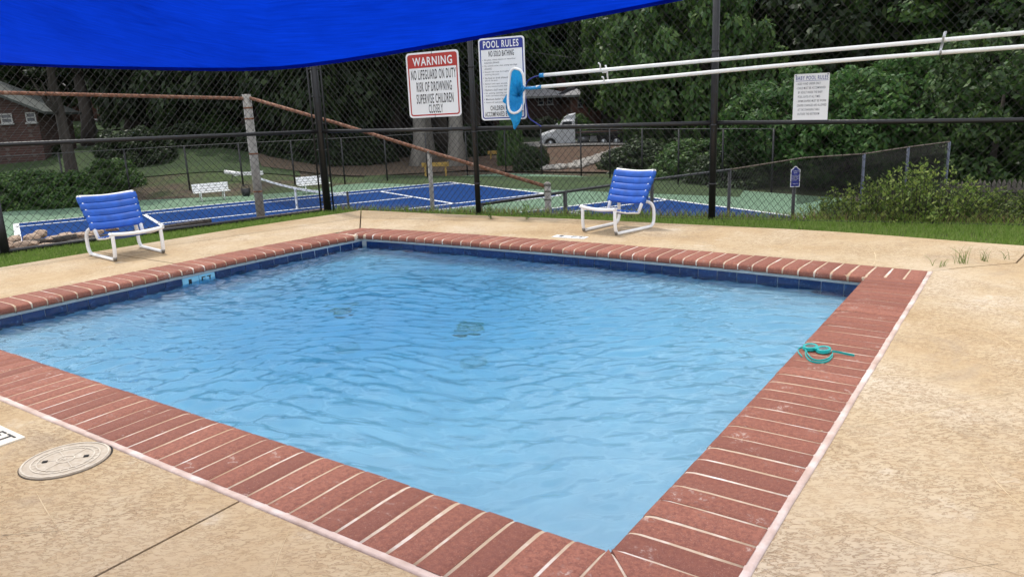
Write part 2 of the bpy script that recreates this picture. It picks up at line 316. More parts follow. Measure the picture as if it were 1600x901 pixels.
# ------------------------------------------------------------------ mesh helpers
class MB:
    def __init__(s): s.v = []; s.f = []
    def add(s, vs, fs):
        o = len(s.v); s.v += [tuple(map(float, q)) for q in vs]; s.f += [tuple(i+o for i in f) for f in fs]; return s
    def box(s, lo, hi):
        x0, y0, z0 = lo; x1, y1, z1 = hi
        return s.add([(x0,y0,z0),(x1,y0,z0),(x1,y1,z0),(x0,y1,z0),(x0,y0,z1),(x1,y0,z1),(x1,y1,z1),(x0,y1,z1)],
                     [(0,3,2,1),(4,5,6,7),(0,1,5,4),(1,2,6,5),(2,3,7,6),(3,0,4,7)])
    def obox(s, c, ax, ay, az):
        c = np.array(c, float); ax = np.array(ax, float); ay = np.array(ay, float); az = np.array(az, float)
        vs = [c+i*ax+j*ay+k*az for k in (-1, 1) for j, i in ((-1,-1),(-1,1),(1,1),(1,-1))]
        return s.add(vs, [(0,3,2,1),(4,5,6,7),(0,1,5,4),(1,2,6,5),(2,3,7,6),(3,0,4,7)])
    def tube(s, pts, r, n=8, closed=False, caps=True):
        P = [np.array(q, float) for q in pts]; m = len(P)
        rs = r if hasattr(r, '__len__') else [r]*m
        T = []
        for i in range(m):
            a = P[(i-1) % m] if (closed or i > 0) else P[i]; b = P[(i+1) % m] if (closed or i < m-1) else P[i]
            t = b-a; T.append(t/(np.linalg.norm(t)+1e-12))
        up = np.array([0, 0, 1.0]) if abs(T[0][2]) < 0.9 else np.array([1.0, 0, 0])
        X = np.cross(up, T[0]); X /= np.linalg.norm(X); vs = []
        for i in range(m):
            X = X - T[i]*(X@T[i]); X /= np.linalg.norm(X); Y = np.cross(T[i], X)
            for k in range(n):
                a = 2*math.pi*k/n; vs.append(P[i]+rs[i]*(math.cos(a)*X+math.sin(a)*Y))
        fs = []
        for i in range(m if closed else m-1):
            j = (i+1) % m
            for k in range(n):
                k2 = (k+1) % n; fs.append((i*n+k, i*n+k2, j*n+k2, j*n+k))
        if caps and not closed:
            fs.append(tuple(range(n-1, -1, -1))); fs.append(tuple((m-1)*n+k for k in range(n)))
        return s.add(vs, fs)
    def prism(s, poly, z0, z1):
        n = len(poly)
        return s.add([(x, y, z0) for x, y in poly]+[(x, y, z1) for x, y in poly],
                     [tuple(range(n-1, -1, -1)), tuple(range(n, 2*n))]+[(i, (i+1) % n, n+(i+1) % n, n+i) for i in range(n)])
    def mesh(s, name, m=None, smooth=False):
        me = bpy.data.meshes.new(name); me.from_pydata(s.v, [], s.f); me.update()
        if m: me.materials.append(M[m] if isinstance(m, str) else m)
        if smooth: me.shade_smooth()
        return me
    def build(s, name, m, parent=None, smooth=False, **kw):
        return link(name, s.mesh(name, m, smooth), parent, **kw)
def link(name, me, parent=None, loc=None, rot=None, kind=None):
    o = bpy.data.objects.new(name, me); COL.objects.link(o)
    if parent: o.parent = parent
    if loc is not None: o.location = loc
    if rot is not None: o.rotation_euler = rot
    if kind: o['kind'] = kind
    return o
def tag(o, label, cat, group=None):
    o['label'] = label; o['category'] = cat
    if group: o['group'] = group
    return o
def thing(name, label, cat, loc=(0, 0, 0), rz=0.0, group=None):
    o = bpy.data.objects.new(name, None); COL.objects.link(o); o.location = loc; o.rotation_euler = (0, 0, rz)
    o.empty_display_size = 0.1
    return tag(o, label, cat, group)
def struct_root(name):
    o = bpy.data.objects.new(name, None); COL.objects.link(o); o['kind'] = 'structure'; return o
def copy_tree(o, parent=None):
    c = o.copy(); COL.objects.link(c)
    if parent: c.parent = parent
    for ch in list(o.children): copy_tree(ch, c)
    return c
def fast_mesh(name, verts, faces_quads, m, smooth=False, k=4):
    """verts (n,3) array, faces (m,k) array"""
    me = bpy.data.meshes.new(name); nf = len(faces_quads)
    me.vertices.add(len(verts)); me.vertices.foreach_set('co', np.asarray(verts, np.float32).ravel())
    me.loops.add(nf*k); me.loops.foreach_set('vertex_index', np.asarray(faces_quads, np.int32).ravel())
    me.polygons.add(nf); me.polygons.foreach_set('loop_start', np.arange(0, nf*k, k, dtype=np.int32))
    me.polygons.foreach_set('loop_total', np.full(nf, k, np.int32))
    me.update(calc_edges=True); me.validate()
    me.materials.append(M[m])
    if smooth: me.shade_smooth()
    return me
def smooth_path(P, step=0.1):
    """Catmull-Rom resampling of a 2-D/3-D polyline"""
    P = [np.array(q, float) for q in P]; Q = [2*P[0]-P[1]]+P+[2*P[-1]-P[-2]]; out = []
    for i in range(1, len(Q)-2):
        n = max(2, int(np.linalg.norm(Q[i+1]-Q[i])/step))
        for k in range(n):
            t = k/n; a, b, c, d = Q[i-1], Q[i], Q[i+1], Q[i+2]
            out.append(0.5*((2*b)+(c-a)*t+(2*a-5*b+4*c-d)*t*t+(3*b-a-3*c+d)*t**3))
    out.append(P[-1]); return np.array(out)

# ================================================================== SETTING
# pool plan: near side along y at x=0, right side along x at y=0; the far side bows a little
FAR_OUT = smooth_path([(4.233, -0.36), (4.305, 0.545), (4.345, 1.639), (4.335, 2.955), (4.272, 4.552), (4.184, 5.307)], 0.05)
LEFT_OUT = smooth_path([(4.184, 5.307), (2.891, 5.425), (1.7, 5.455), (0.56, 5.47), (-0.36, 5.48)], 0.1)
WID = 0.36
def far_x(y):      # outer edge of the far coping
    return float(np.interp(y, FAR_OUT[:, 1], FAR_OUT[:, 0]))
def left_y(x):
    return float(np.interp(x, LEFT_OUT[::-1, 0], LEFT_OUT[::-1, 1]))
WATER_Z = -0.130

def terrain_z(x, y):
    x = np.asarray(x, float); y = np.asarray(y, float)
    dx = x-CAM[0]; dy = y-CAM[1]; f = dx*FH[0]+dy*FH[1]; l = dx*RH[0]+dy*RH[1]
    dr = (x-5.29)*0.981+(y-7.077)*0.194           # metres beyond the right fence
    dl = (x-5.29)*0.225+(y-7.077)*0.974           # metres beyond the left fence
    d = np.maximum(dr, dl)
    ss = lambda a, b, v: (lambda t: t*t*(3-2*t))(np.clip((v-a)/(b-a), 0, 1))
    base = -0.055 - 2.47*ss(0.25, 3.6, d)
    ratio = l/np.maximum(f, 5)
    wl = ss(-0.18, -0.42, ratio)
    rise_l = wl*(ss(36, 52, f)*2.2+ss(52, 85, f)*1.9)
    wm = 1-ss(0.20, 0.45, np.abs(ratio-0.05))
    rise_m = ss(43, 60, f)*0.40+ss(72, 95, f)*1.6
    wr = ss(0.2, 0.4, ratio)
    rise_r = wr*(ss(31, 48, f)*1.6)
    z = base+rise_l+rise_m*(1-wl)+rise_r
    inside = (d < 0) & (x > -9) & (y > -9) & (x < 5.2) & (y < 6.4)
    return np.where(inside, -0.9, z)
def swell(x, y):
    f = (np.asarray(x, float)-CAM[0])*FH[0]+(np.asarray(y, float)-CAM[1])*FH[1]
    return 0.12*np.sin(np.asarray(x)*0.31)*np.cos(np.asarray(y)*0.27)*np.clip((f-48)/8, 0, 1)
def build_terrain():
    na, nr = 260, 150
    ang = np.linspace(0, 2*np.pi, na, endpoint=False); rad = np.concatenate([[0.0], np.geomspace(1.0, 420, nr)])
    A, R = np.meshgrid(ang, rad, indexing='xy')
    cx, cy = 3.0, 2.5
    X = cx+R*np.cos(A); Y = cy+R*np.sin(A); Z = terrain_z(X, Y)
    Z = Z+swell(X, Y)
    V = np.stack([X, Y, Z], -1).reshape(-1, 3)
    i = np.arange(nr)[:, None]*na; j = np.arange(na)[None, :]; j2 = (j+1) % na
    F = np.stack([i+j, i+na+j, i+na+j2, i+j2], -1).reshape(-1, 4)
    link('ground', fast_mesh('ground', V, F, 'ground', True), kind='structure')
build_terrain()
def patch(name, corners, m, off=0.03, n=24, z=None):
    """sheet laid over the terrain inside a quad of (x, y) corners"""
    c = [np.array(q[:2], float) for q in corners]; V = []; F = []
    for i in range(n+1):
        for j in range(n+1):
            u, v = i/n, j/n
            q = (c[0]*(1-u)+c[1]*u)*(1-v)+(c[3]*(1-u)+c[2]*u)*v
            V.append((q[0], q[1], (float(terrain_z(q[0], q[1]))+float(swell(q[0], q[1]))+off) if z is None else z))
    for i in range(n):
        for j in range(n):
            a = i*(n+1)+j; F.append((a, a+n+1, a+n+2, a+1))
    return link(name, fast_mesh(name, np.array(V), np.array(F), m, True), kind='structure')

# ---- deck slabs
def build_deck():
    root = struct_root('pool_deck')
    far_edge = smooth_path([(5.40, -7.5), (5.52, -2.5), (5.54, -0.901), (5.716, 0.605), (5.66, 2.179), (5.60, 3.333), (5.44, 5.055), (5.348, 6.477)], 0.25)
    left_edge = smooth_path([(5.348, 6.477), (3.859, 6.745), (2.693, 6.852), (1.731, 6.92), (0.2, 6.99), (-4.5, 7.2)], 0.25)
    nxo, ryo = -0.362-0.028, -0.36-0.028      # outside of coping + caulk
    fo = FAR_OUT
    J = 0.006
    def slab(poly):
        MB().prism([tuple(q[:2]) for q in poly], -0.11, -0.004).build('slab', 'deck', root)
    # far slab: between far coping and far edge, from corner joint to the joint beside the right corner
    fpts = [q for q in fo if q[1] > -0.36]
    fe = [q for q in far_edge if -0.95 < q[1] < 6.477]
    slab([(q[0]+0.006, q[1]) for q in fpts] + [(5.348, 6.477)] + fe[::-1] + [(5.54, -0.95)] + [(4.78, -0.86), (4.50, -0.57), (4.243, -0.3665)])
    # left slabs, split by a crack by the chair
    lo = [(4.178, 5.319), (2.891, 5.436), (2.013, 5.452)]
    le = [q for q in left_edge if q[0] > 2.03]
    slab(lo[::-1]+[(5.336, 6.485)][::-1] + [q for q in le[1:]] + [(2.035, 6.90)])
    le2 = [q for q in left_edge if q[0] < 2.0]
    slab([(-0.36+0.0, 5.50), (0.56, 5.476), (1.998, 5.447)] + [(2.018, 6.90)] + le2 + [(-4.5, 5.50)])
    # near slab left of the joint / right of the joint
    slab([(nxo, 1.20), (nxo, 5.494), (-4.5, 5.494), (-4.5, 1.165)])
    slab([(nxo, 1.189), (-4.5, 1.154), (-4.5, -7.5), (0.5, -7.5), (3.2, -7.5), (5.40, -7.5), (5.52, -2.5), (5.535, -0.965),
          (4.775, -0.873), (4.49, -0.582), (4.243, -0.3725), (nxo, ryo)][::-1])
    # dark bed under the joints
    MB().prism([(-4.5, -7.4), (5.3, -7.4), (5.45, -0.4), (4.5, -0.4), (4.5, 5.2), (5.2, 6.3), (-4.5, 6.7), (-4.5, 5.6), (4.0, 5.6), (4.05, -0.2), (-0.25, -0.2), (-0.25, 5.6), (-4.5, 5.6)], -0.13, -0.045).build('joint_filler', 'soil', root)
    # thin raised trowel lines in the coating
    def trowel(pts, wd=0.0042):
        P = smooth_path([tuple(onz(*q)[:2]) for q in pts], 0.04); mb = MB()
        for i in range(len(P)):
            t = P[min(i+1, len(P)-1)]-P[max(i-1, 0)]; t /= np.linalg.norm(t); nn = np.array([-t[1], t[0]])*wd*(0.65+0.35*math.sin(i*0.7))*min(1, .15+min(i, len(P)-1-i)*.12)
            mb.v += [(*(P[i]-nn), -0.0035), (*P[i], -0.0012), (*(P[i]+nn), -0.0035)]
        for i in range(len(P)-1):
            a = i*3; mb.f += [(a, a+3, a+4, a+1), (a+1, a+4, a+5, a+2)]
        mb.build('trowel_line', 'pale_line', root, True)
    for pts in ([(1255, 675), (1400, 655), (1500, 628), (1585, 612)], [(1330, 805), (1440, 850), (1540, 880), (1598, 897)],
                [(1530, 715), (1548, 740), (1580, 775), (1599, 795)], [(1455, 895), (1500, 885), (1560, 878)],
                [(1300, 575), (1390, 583), (1480, 592)], [(55, 765), (75, 800), (100, 835), (120, 855)], [(3, 835), (45, 830), (90, 828)],
                [(425, 900), (437, 860), (452, 828)], [(1355, 380), (1367, 395), (1366, 410), (1352, 420)],
                [(1470, 500), (1540, 515), (1590, 545)], [(1510, 472), (1560, 482), (1598, 492)]):
        trowel(pts)
    # right caulk and near caulk
    return root
DECK = build_deck()

# ---- coping: one brick per object
def build_coping():
    root = struct_root('pool_coping')
    # profile: (u from outer edge 0 to inner edge 1 in metres, z)
    prof = [(0.0, -0.001), (0.10, 0.0), (0.22, 0.0015), (0.318, 0.0005), (0.340, -0.003), (0.354, -0.010), (0.360, -0.020), (0.361, -0.036), (0.357, -0.052), (0.340, -0.057)]
    def brick_mesh(wd, seed, full=WID):
        r = random.Random(seed); mb = MB(); s = full/WID
        xs = (-wd/2, -wd/2+0.004, wd/2-0.004, wd/2)
        jit = [r.uniform(-0.0012, 0.0012) for _ in range(4)]
        for k, x in enumerate(xs):
            drop = 0.004 if k in (0, 3) else 0.0
            for i, (u, z) in enumerate(prof):
                mb.v.append((x+jit[k]*math.sin(i*1.3), u*s+r.uniform(-.0006, .0006), z-drop+r.uniform(-.0005, .0005)))
        n = len(prof)
        for k in range(3):
            for i in range(n-1): mb.f.append((k*n+i, (k+1)*n+i, (k+1)*n+i+1, k*n+i+1))
        o = len(mb.v); mb.v += [(-wd/2, 0.0, -0.06), (wd/2, 0.0, -0.06)]
        mb.f += [tuple([o]+list(range(n-1, -1, -1))), tuple([o+1]+list(range(3*n, 4*n)))]
        me = mb.mesh('brick', 'brick', True); return me
    meshes = {}
    def get(wd, v):
        key = (round(wd, 3), v)
        if key not in meshes: meshes[key] = brick_mesh(key[0], hash(key) % 1000)
        return meshes[key]
    def put(p_out, p_in_dir, wd, dz=0.0):
        # local y runs from outer edge to the pool, local x along the side
        d = np.array(p_in_dir, float); d /= np.linalg.norm(d)
        link('brick', get(wd, random.randrange(4)), root, (p_out[0], p_out[1], dz+random.uniform(-.0012, .0012)),
             (random.uniform(-.004, .004), random.uniform(-.004, .004), math.atan2(d[1], d[0])-math.pi/2+random.uniform(-.004, .004)))
    def mortar(path, dirs):
        mb = MB(); pr = [(u, z-0.0035 if i < 5 else z-0.001) for i, (u, z) in enumerate(prof)]
        pr = [(u-0.003 if u > 0.3 else u, z) for u, z in pr]+[(0.30, -0.066), (0.0, -0.066)]
        n = len(pr)
        for p, d in zip(path, dirs):
            for u, z in pr: mb.v.append((p[0]+d[0]*u, p[1]+d[1]*u, z))
        for i in range(len(path)-1):
            for k in range(n):
                k2 = (k+1) % n; mb.f.append((i*n+k, (i+1)*n+k, (i+1)*n+k2, i*n+k2))
        mb.build('mortar_bed', 'mortar', root, True)
    PIT, J = 0.1090, 0.0115
    # near side: y from 0 upwards
    y = 0.0
    while y < 5.1:
        put((-WID, y+PIT/2), (1, 0), PIT-J); y += PIT
    mortar([(-WID, -0.36), (-WID, 5.12)], [(1, 0), (1, 0)])
    # right side
    x = 0.0; n = 35; p = 3.905/n
    for i in range(n): put((x+p*(i+0.5), -WID), (0, 1), p-J)
    mortar([(0.0, -WID), (3.90, -WID)], [(0, 1), (0, 1)])
    # near right corner: two mitred bricks
    for poly in ([(-WID, -WID+.0), (-0.008, -0.003), (-WID, -0.006)], [(-WID+0.014, -WID), (-0.004, -WID), (-0.003, -0.010)]):
        mb = MB(); mb.prism(poly, -0.06, 0.0005); mb.build('brick', 'brick', root)
    # far side along the bowed line
    seg = np.linalg.norm(np.diff(FAR_OUT, axis=0), axis=1); s = np.concatenate([[0], np.cumsum(seg)]); tot = s[-1]
    nb = 49; p = tot/nb
    def fp(t): return np.array([np.interp(t, s, FAR_OUT[:, 0]), np.interp(t, s, FAR_OUT[:, 1])])
    for i in range(nb):
        a = fp(p*(i+.5)); t = fp(min(tot, p*(i+.5)+.1))-fp(p*(i+.5)-.1); d = np.array([-t[1], t[0]]); d /= np.linalg.norm(d); d[1] *= min(1, i/9, (nb-1-i)/6)
        put(a, d, p-J)
    P = [fp(t) for t in np.linspace(0, tot, 60)]; D = []
    for t in np.linspace(0, tot, 60):
        q = fp(min(tot, t+.1))-fp(max(0, t-.1)); d = np.array([-q[1], q[0]]); D.append(d/np.linalg.norm(d))
    mortar(P, D)
    # left side
    x = 3.82; p = 0.1095
    while x > -0.3:
        c = (x-p/2, left_y(x-p/2)); sl = (left_y(x)-left_y(x-p))/p; d = np.array([sl, -1.0])
        put(c, d, p-J); x -= p
    xs = np.linspace(3.82, -0.36, 30); mortar([(q, left_y(q)) for q in xs], [(0.0, -1.0)]*30)
    # caulk strips on the outer side of the near and right coping
    def strip(pts, wd, name='caulk_strip'):
        P = np.array(pts); mb = MB()
        for i in range(len(P)):
            t = P[min(i+1, len(P)-1)]-P[max(i-1, 0)]; t /= np.linalg.norm(t); nn = np.array([-t[1], t[0]])
            w1 = wd*(1+0.06*math.sin(i*0.23)+random.uniform(-.03, .03)); w0 = 0.001*random.uniform(-1, 1)
            mb.v += [(*(P[i]+nn*(0.003+abs(w0))), -0.002), (*(P[i]-nn*w1*0.5), 0.0008+random.uniform(-.0003, .0003)), (*(P[i]-nn*w1), -0.0012), (*(P[i]-nn*w1), -0.03)]
        for i in range(len(P)-1):
            a = i*4; mb.f += [(a+k, a+4+k, a+5+k, a+1+k) for k in range(3)]
        mb.build(name, 'caulk', root, True)
    strip([(x, -WID-0.001) for x in np.linspace(-WID-.02, 4.235, 110)], 0.025)
    strip([(-WID-0.001, y) for y in np.linspace(5.45, -WID-.02, 130)], 0.025)
    return root
build_coping()

# ---- pool shell, tiles, water
def far_in(y, extra=0.0): return far_x(y)-WID-extra
def build_pool():
    root = struct_root('pool_basin')
    ny, nx = 40, 40
    # wall planes sit 35 mm behind the coping's nose
    def X1(y): return far_in(y)+0.035
    def Y1(x): return left_y(x)-WID+0.035
    X0, Y0 = -0.035, -0.035
    V = []; F = []
    for j in range(ny+1):
        for i in range(nx+1):
            u, v = i/nx, j/ny
            yy = Y0+(Y1(min(3.9, max(0, u*4)))-Y0)*v; xx = X0+(X1(min(5.3, max(-.3, yy)))-X0)*u
            e = min(u, 1-u, v, 1-v)
            dn = math.hypot(xx-2.4, yy-3.4); z = -0.27-0.35*math.exp(-(dn/2.0)**2)-0.03*min(1, e*4)
            V.append((xx, yy, z))
    for j in range(ny):
        for i in range(nx):
            a = j*(nx+1)+i; F.append((a, a+1, a+nx+2, a+nx+1))
    mb = MB(); mb.add(V, F)
    ring = [V[i] for i in range(nx+1)]+[V[j*(nx+1)+nx] for j in range(1, ny+1)]+[V[ny*(nx+1)+i] for i in range(nx-1, -1, -1)]+[V[j*(nx+1)] for j in range(ny-1, 0, -1)]
    k = len(ring); mb.add([(q[0], q[1], q[2]) for q in ring]+[(q[0], q[1], -0.066) for q in ring], [(i, k+i, k+(i+1) % k, (i+1) % k) for i in range(k)])
    mb.build('plaster_shell', 'plaster', root, True)
    # pale setting bed under the coping nose, on the far and left walls
    mb = MB(); ys = np.linspace(-0.03, 5.0, 60)
    mb.add([(X1(y)-0.012, y, -0.060) for y in ys]+[(X1(y)-0.014, y, -0.076) for y in ys]+[(X1(y)+0.02, y, -0.076) for y in ys]+[(X1(y)+0.02, y, -0.060) for y in ys],
           [(i+60*r, i+1+60*r, i+1+60*(r+1), i+60*(r+1)) for i in range(59) for r in range(3)])
    xs = np.linspace(-0.03, 3.95, 50)
    mb.add([(x, Y1(x)-0.012, -0.060) for x in xs]+[(x, Y1(x)-0.014, -0.076) for x in xs]+[(x, Y1(x)+0.02, -0.076) for x in xs]+[(x, Y1(x)+0.02, -0.060) for x in xs],
           [(i+50*r, i+50*(r+1), i+1+50*(r+1), i+1+50*r) for i in range(49) for r in range(3)])
    mb.build('setting_bed', 'grout', root)
    tile = MB(); tile.box((-0.0775, -0.008, -0.080), (0.0775, 0.008, 0.0)); tme = tile.mesh('tile', 'tile')
    mk = MB(); mk.box((-0.0775, -0.008, -0.080), (0.0775, 0.008, 0.0)); mme = mk.mesh('tile', 'aqua_tile')
    y = 0.06; TZ = -0.083
    while y < 5.0:
        a = math.atan2(X1(y+.05)-X1(y-.05), 0.1)
        for r in range(2):
            link('tile', tme, root, (X1(y)-0.003+random.uniform(-.001, .001), y, TZ-r*0.083), (0, 0, math.pi/2-a))
        y += 0.160
    x = 3.85; marks = []
    while x > 0.0:
        mm = 1.85 < x < 2.15
        for r in range(2):
            link('tile', tme if not mm else mme, root, (x, Y1(x)-0.003+random.uniform(-.001, .001), TZ-r*0.083), (0, 0, math.atan2(Y1(x+.06)-Y1(x-.06), .12)))
        if mm: marks.append(x)
        x -= 0.160
    # flat back course so that grout shows between the tiles
    mb = MB(); mb.add([(X1(y)-0.004, y, -0.083) for y in ys]+[(X1(y)-0.004, y, -0.26) for y in ys], [(i, i+1, i+61, i+60) for i in range(59)])
    mb.add([(x, Y1(x)-0.004, -0.083) for x in xs]+[(x, Y1(x)-0.004, -0.26) for x in xs], [(i, i+50, i+51, i+1) for i in range(49)])
    mb.build('grout_bed', 'grout', root)
    return root, Y1, marks
POOL, POOL_Y1, MARKS = build_pool()

def build_water():
    nx, ny = 400, 520
    u = np.linspace(0, 1, nx+1); v = np.linspace(0, 1, ny+1)
    y = -0.034+(5.13+0.034)*v
    U, Y = np.meshgrid(u, y)
    xe = np.array([far_in(min(5.3, q))+0.034 for q in y])[:, None]
    X = -0.034+(xe+0.034)*U
    lim = np.interp(X, LEFT_OUT[::-1, 0], LEFT_OUT[::-1, 1])-WID+0.034
    Y = np.minimum(Y, lim)
    rng = np.random.default_rng(5)
    Z = np.zeros_like(X)
    wx = 0.10*np.sin(1.7*X+0.9*Y+1)+0.07*np.sin(-1.1*X+2.3*Y+.4)+0.05*np.sin(3.1*X+2.0*Y+2); wy = 0.10*np.sin(1.3*X-1.9*Y+2)+0.07*np.sin(2.6*X+.7*Y+.2)+0.05*np.sin(-2.9*X+3.3*Y)
    Xw, Yw = X+wx, Y+wy
    for i in range(34):
        lam = 10**rng.uniform(-1.22, -0.52); th = 0.62+rng.normal(0, 0.40); k = 2*np.pi/lam
        ph = rng.uniform(0, 6.28); amp = 0.0145*lam**1.12
        s = np.sin(k*(Xw*math.cos(th)+Yw*math.sin(th))+ph)
        env = 0.55+0.45*np.sin(rng.uniform(.8, 1.8)*X+rng.uniform(.8, 1.8)*Y+rng.uniform(0, 6))
        Z += amp*env*(s+0.35*np.cos(2*(k*(Xw*math.cos(th)+Yw*math.sin(th))+ph)))
    # rings running in from the return inlet on the left
    for cx, cy, lam, a in ((0.5, 4.7, 0.16, 0.0012), (0.2, 5.4, 0.25, 0.0015), (1.2, 3.0, 0.21, 0.0011), (2.9, -0.6, 0.17, 0.0008)):
        r = np.hypot(Xw-cx, Yw-cy); Z += a*np.sin(2*np.pi*r/lam)*np.exp(-r/3.2)
    calm = 0.30+0.70*np.clip((np.hypot(X-0.1, Y+0.1)-0.5)/2.0, 0, 1)
    Z *= calm
    # boil above the inlet
    b = np.exp(-(((X-0.55)/0.34)**2+((Y-4.72)/0.2)**2))
    for i in range(22):
        lam = rng.uniform(.05, .11); th = rng.uniform(0, 6.28); Z += b*0.0009*np.sin(2*np.pi/lam*(Xw*math.cos(th)+Yw*math.sin(th))+rng.uniform(0, 6))
    for _ in range(10):                                # no wave steeper than wind ripples get
        gy, gx = np.gradient(Z, 5.16/ny, 4.0/nx); mk = np.clip((np.hypot(gx, gy)-0.32)*6, 0, 1)
        for _k in range(2): mk = np.maximum.reduce([mk, np.roll(mk, 1, 0), np.roll(mk, -1, 0), np.roll(mk, 1, 1), np.roll(mk, -1, 1)])
        Zs = (np.roll(Z, 1, 0)+np.roll(Z, -1, 0)+np.roll(Z, 1, 1)+np.roll(Z, -1, 1))/4
        Z = Z+(Zs-Z)*mk*.8
    V = np.stack([X, Y, Z*1.0+WATER_Z], -1).reshape(-1, 3)
    i = np.arange(ny)[:, None]*(nx+1); j = np.arange(nx)[None, :]
    F = np.stack([i+j, i+j+1, i+nx+2+j, i+nx+1+j], -1).reshape(-1, 4)
    link('pool_water', fast_mesh('pool_water', V, F, 'water', True), kind='structure')
build_water()

# ---- lettering helper
_fcache = {}
def text_mesh(body, bold=0.0, spacing=1.08, align='CENTER'):
    c = bpy.data.curves.new("lettering", 'FONT'); c.body = body; c.size = 1.0; c.offset = bold*.62; c.space_character = spacing; c.align_x = align
    c.resolution_u = 3
    o = bpy.data.objects.new("lettering", c); COL.objects.link(o)
    dg = bpy.context.evaluated_depsgraph_get(); me = bpy.data.meshes.new_from_object(o.evaluated_get(dg))
    bpy.data.objects.remove(o); bpy.data.curves.remove(c)
    co = np.empty(len(me.vertices)*3, np.float32); me.vertices.foreach_get('co', co); co = co.reshape(-1, 3)
    return me, co
def lettering(body, O, U, W, Nn, box, m, parent, bold=0.0, align='FIT', lift=0.0, name='lettering', spacing=1.16):
    """text filling box (u0, w0, u1, w1) on the plane O + u U + w W; O, U, W, Nn are 3-vectors"""
    me, co = text_mesh(body, bold, spacing, 'LEFT'); lo = co.min(0); hi = co.max(0)
    u0, w0, u1, w1 = box; sy = (w1-w0)/(hi[1]-lo[1]); sx = (u1-u0)/(hi[0]-lo[0])
    a = u0+(co[:, 0]-lo[0])*sx; b = w0+(co[:, 1]-lo[1])*sy
    P = np.asarray(O)[None]+a[:, None]*np.asarray(U)[None]+b[:, None]*np.asarray(W)[None]+np.asarray(Nn)[None]*lift
    me.vertices.foreach_set('co', P.astype(np.float32).ravel()); me.update()
    me.materials.clear(); me.materials.append(M[m]); me.name = name
    return link(name, me, parent)
def plate_pts(w, h, r, n=4):
    out = []
    for cx, cy, a0 in ((w-r, h-r, 0), (r, h-r, 90), (r, r, 180), (w-r, r, 270)):
        for k in range(n+1):
            a = math.radians(a0+90*k/n); out.append((cx+r*math.cos(a), cy+r*math.sin(a)))
    return out
def plate(name, O, U, W, Nn, pts, t, m, parent, lift=0.0):
    O, U, W, Nn = map(np.asarray, (O, U, W, Nn)); n = len(pts)
    f = [O+U*a+W*b+Nn*(lift+t) for a, b in pts]; bk = [O+U*a+W*b+Nn*lift for a, b in pts]
    mb = MB(); mb.add(bk+f, [tuple(range(n-1, -1, -1)), tuple(range(n, 2*n))]+[(i, (i+1) % n, n+(i+1) % n, n+i) for i in range(n)])
    return mb.build(name, m, parent)
def frame_ring(name, O, U, W, Nn, outer, inner, lift, m, parent):
    O, U, W, Nn = map(np.asarray, (O, U, W, Nn)); n = len(outer)
    mb = MB(); mb.add([O+U*a+W*b+Nn*lift for a, b in outer]+[O+U*a+W*b+Nn*lift for a, b in inner], [(i, (i+1) % n, n+(i+1) % n, n+i) for i in range(n)])
    return mb.build(name, m, parent)

# wall depth marker "1 FT" painted on the two aqua tiles of the left wall
def wall_marker():
    xs = sorted(MARKS)
    for x, body, bx in ((xs[0], '1', (0.055, 0.005, 0.085, 0.062)), (xs[1] if len(xs) > 1 else xs[0]+.16, 'FT', (0.022, 0.005, 0.135, 0.062))):
        O = np.array([x-0.0775, POOL_Y1(x)-0.0122, -0.083-0.080]); 
        lettering(body, O, (1, 0, 0), (0, 0, 1), (0, -1, 0), bx, 'ink', POOL, 0.02)
wall_marker()

# deck markers set into the coating
def deck_marker(name, O, U, W, wd, hg, body, box, label, m='cream_tile'):
    t = thing(name, label, 'depth marker', (0, 0, 0))
    plate('tile', O, U, W, (0, 0, 1), [(0, 0), (wd, 0), (wd, hg), (0, hg)], 0.006, m, t, -0.004)
    for b, bx in zip(body, box): lettering(b, O, U, W, (0, 0, 1), bx, 'ink', t, 0.02, lift=0.0035)
    return t
_U = np.array([0.0, -1.0, 0.0]); _W = np.array([1.0, 0.0, 0.0])
def build_deck_markers():
    # near marker: right tile reads FT, its left neighbour runs out of the picture
    O = np.array([-0.628, 2.62, 0.0])
    a = deck_marker('depth_marker', O, _U, _W, 0.178, 0.100, ['FT'], [(0.02, 0.022, 0.150, 0.078)], 'cream tile with black FT letters beside the round lid')
    deck_marker('depth_marker', np.array([-0.628, 2.802, 0.0]), _U, _W, 0.178, 0.100, ['1'], [(0.07, 0.022, 0.105, 0.078)], 'cream numeral tile left of the black FT tile, cut by the picture edge')
    # far marker beside the right chair, read from the far side of the pool
    U2 = np.array([0.05, -1.0, 0.0]); U2 /= np.linalg.norm(U2); W2 = np.array([1.0, 0.05, 0.0]); W2 /= np.linalg.norm(W2)
    for k, (s, bx) in enumerate((('1', (0.06, 0.02, 0.10, 0.09)), ('FT', (0.018, 0.02, 0.150, 0.09)))):
        O2 = np.array([4.475, 2.945, 0.0])+U2*0.178*k
        deck_marker('depth_marker', O2, U2, W2, 0.172, 0.11, [s], [bx],
                    ['white numeral tile in the deck nearest the middle fence post', 'white FT tile in the deck by the right chair foot'][k], 'sign_white')
build_deck_markers()

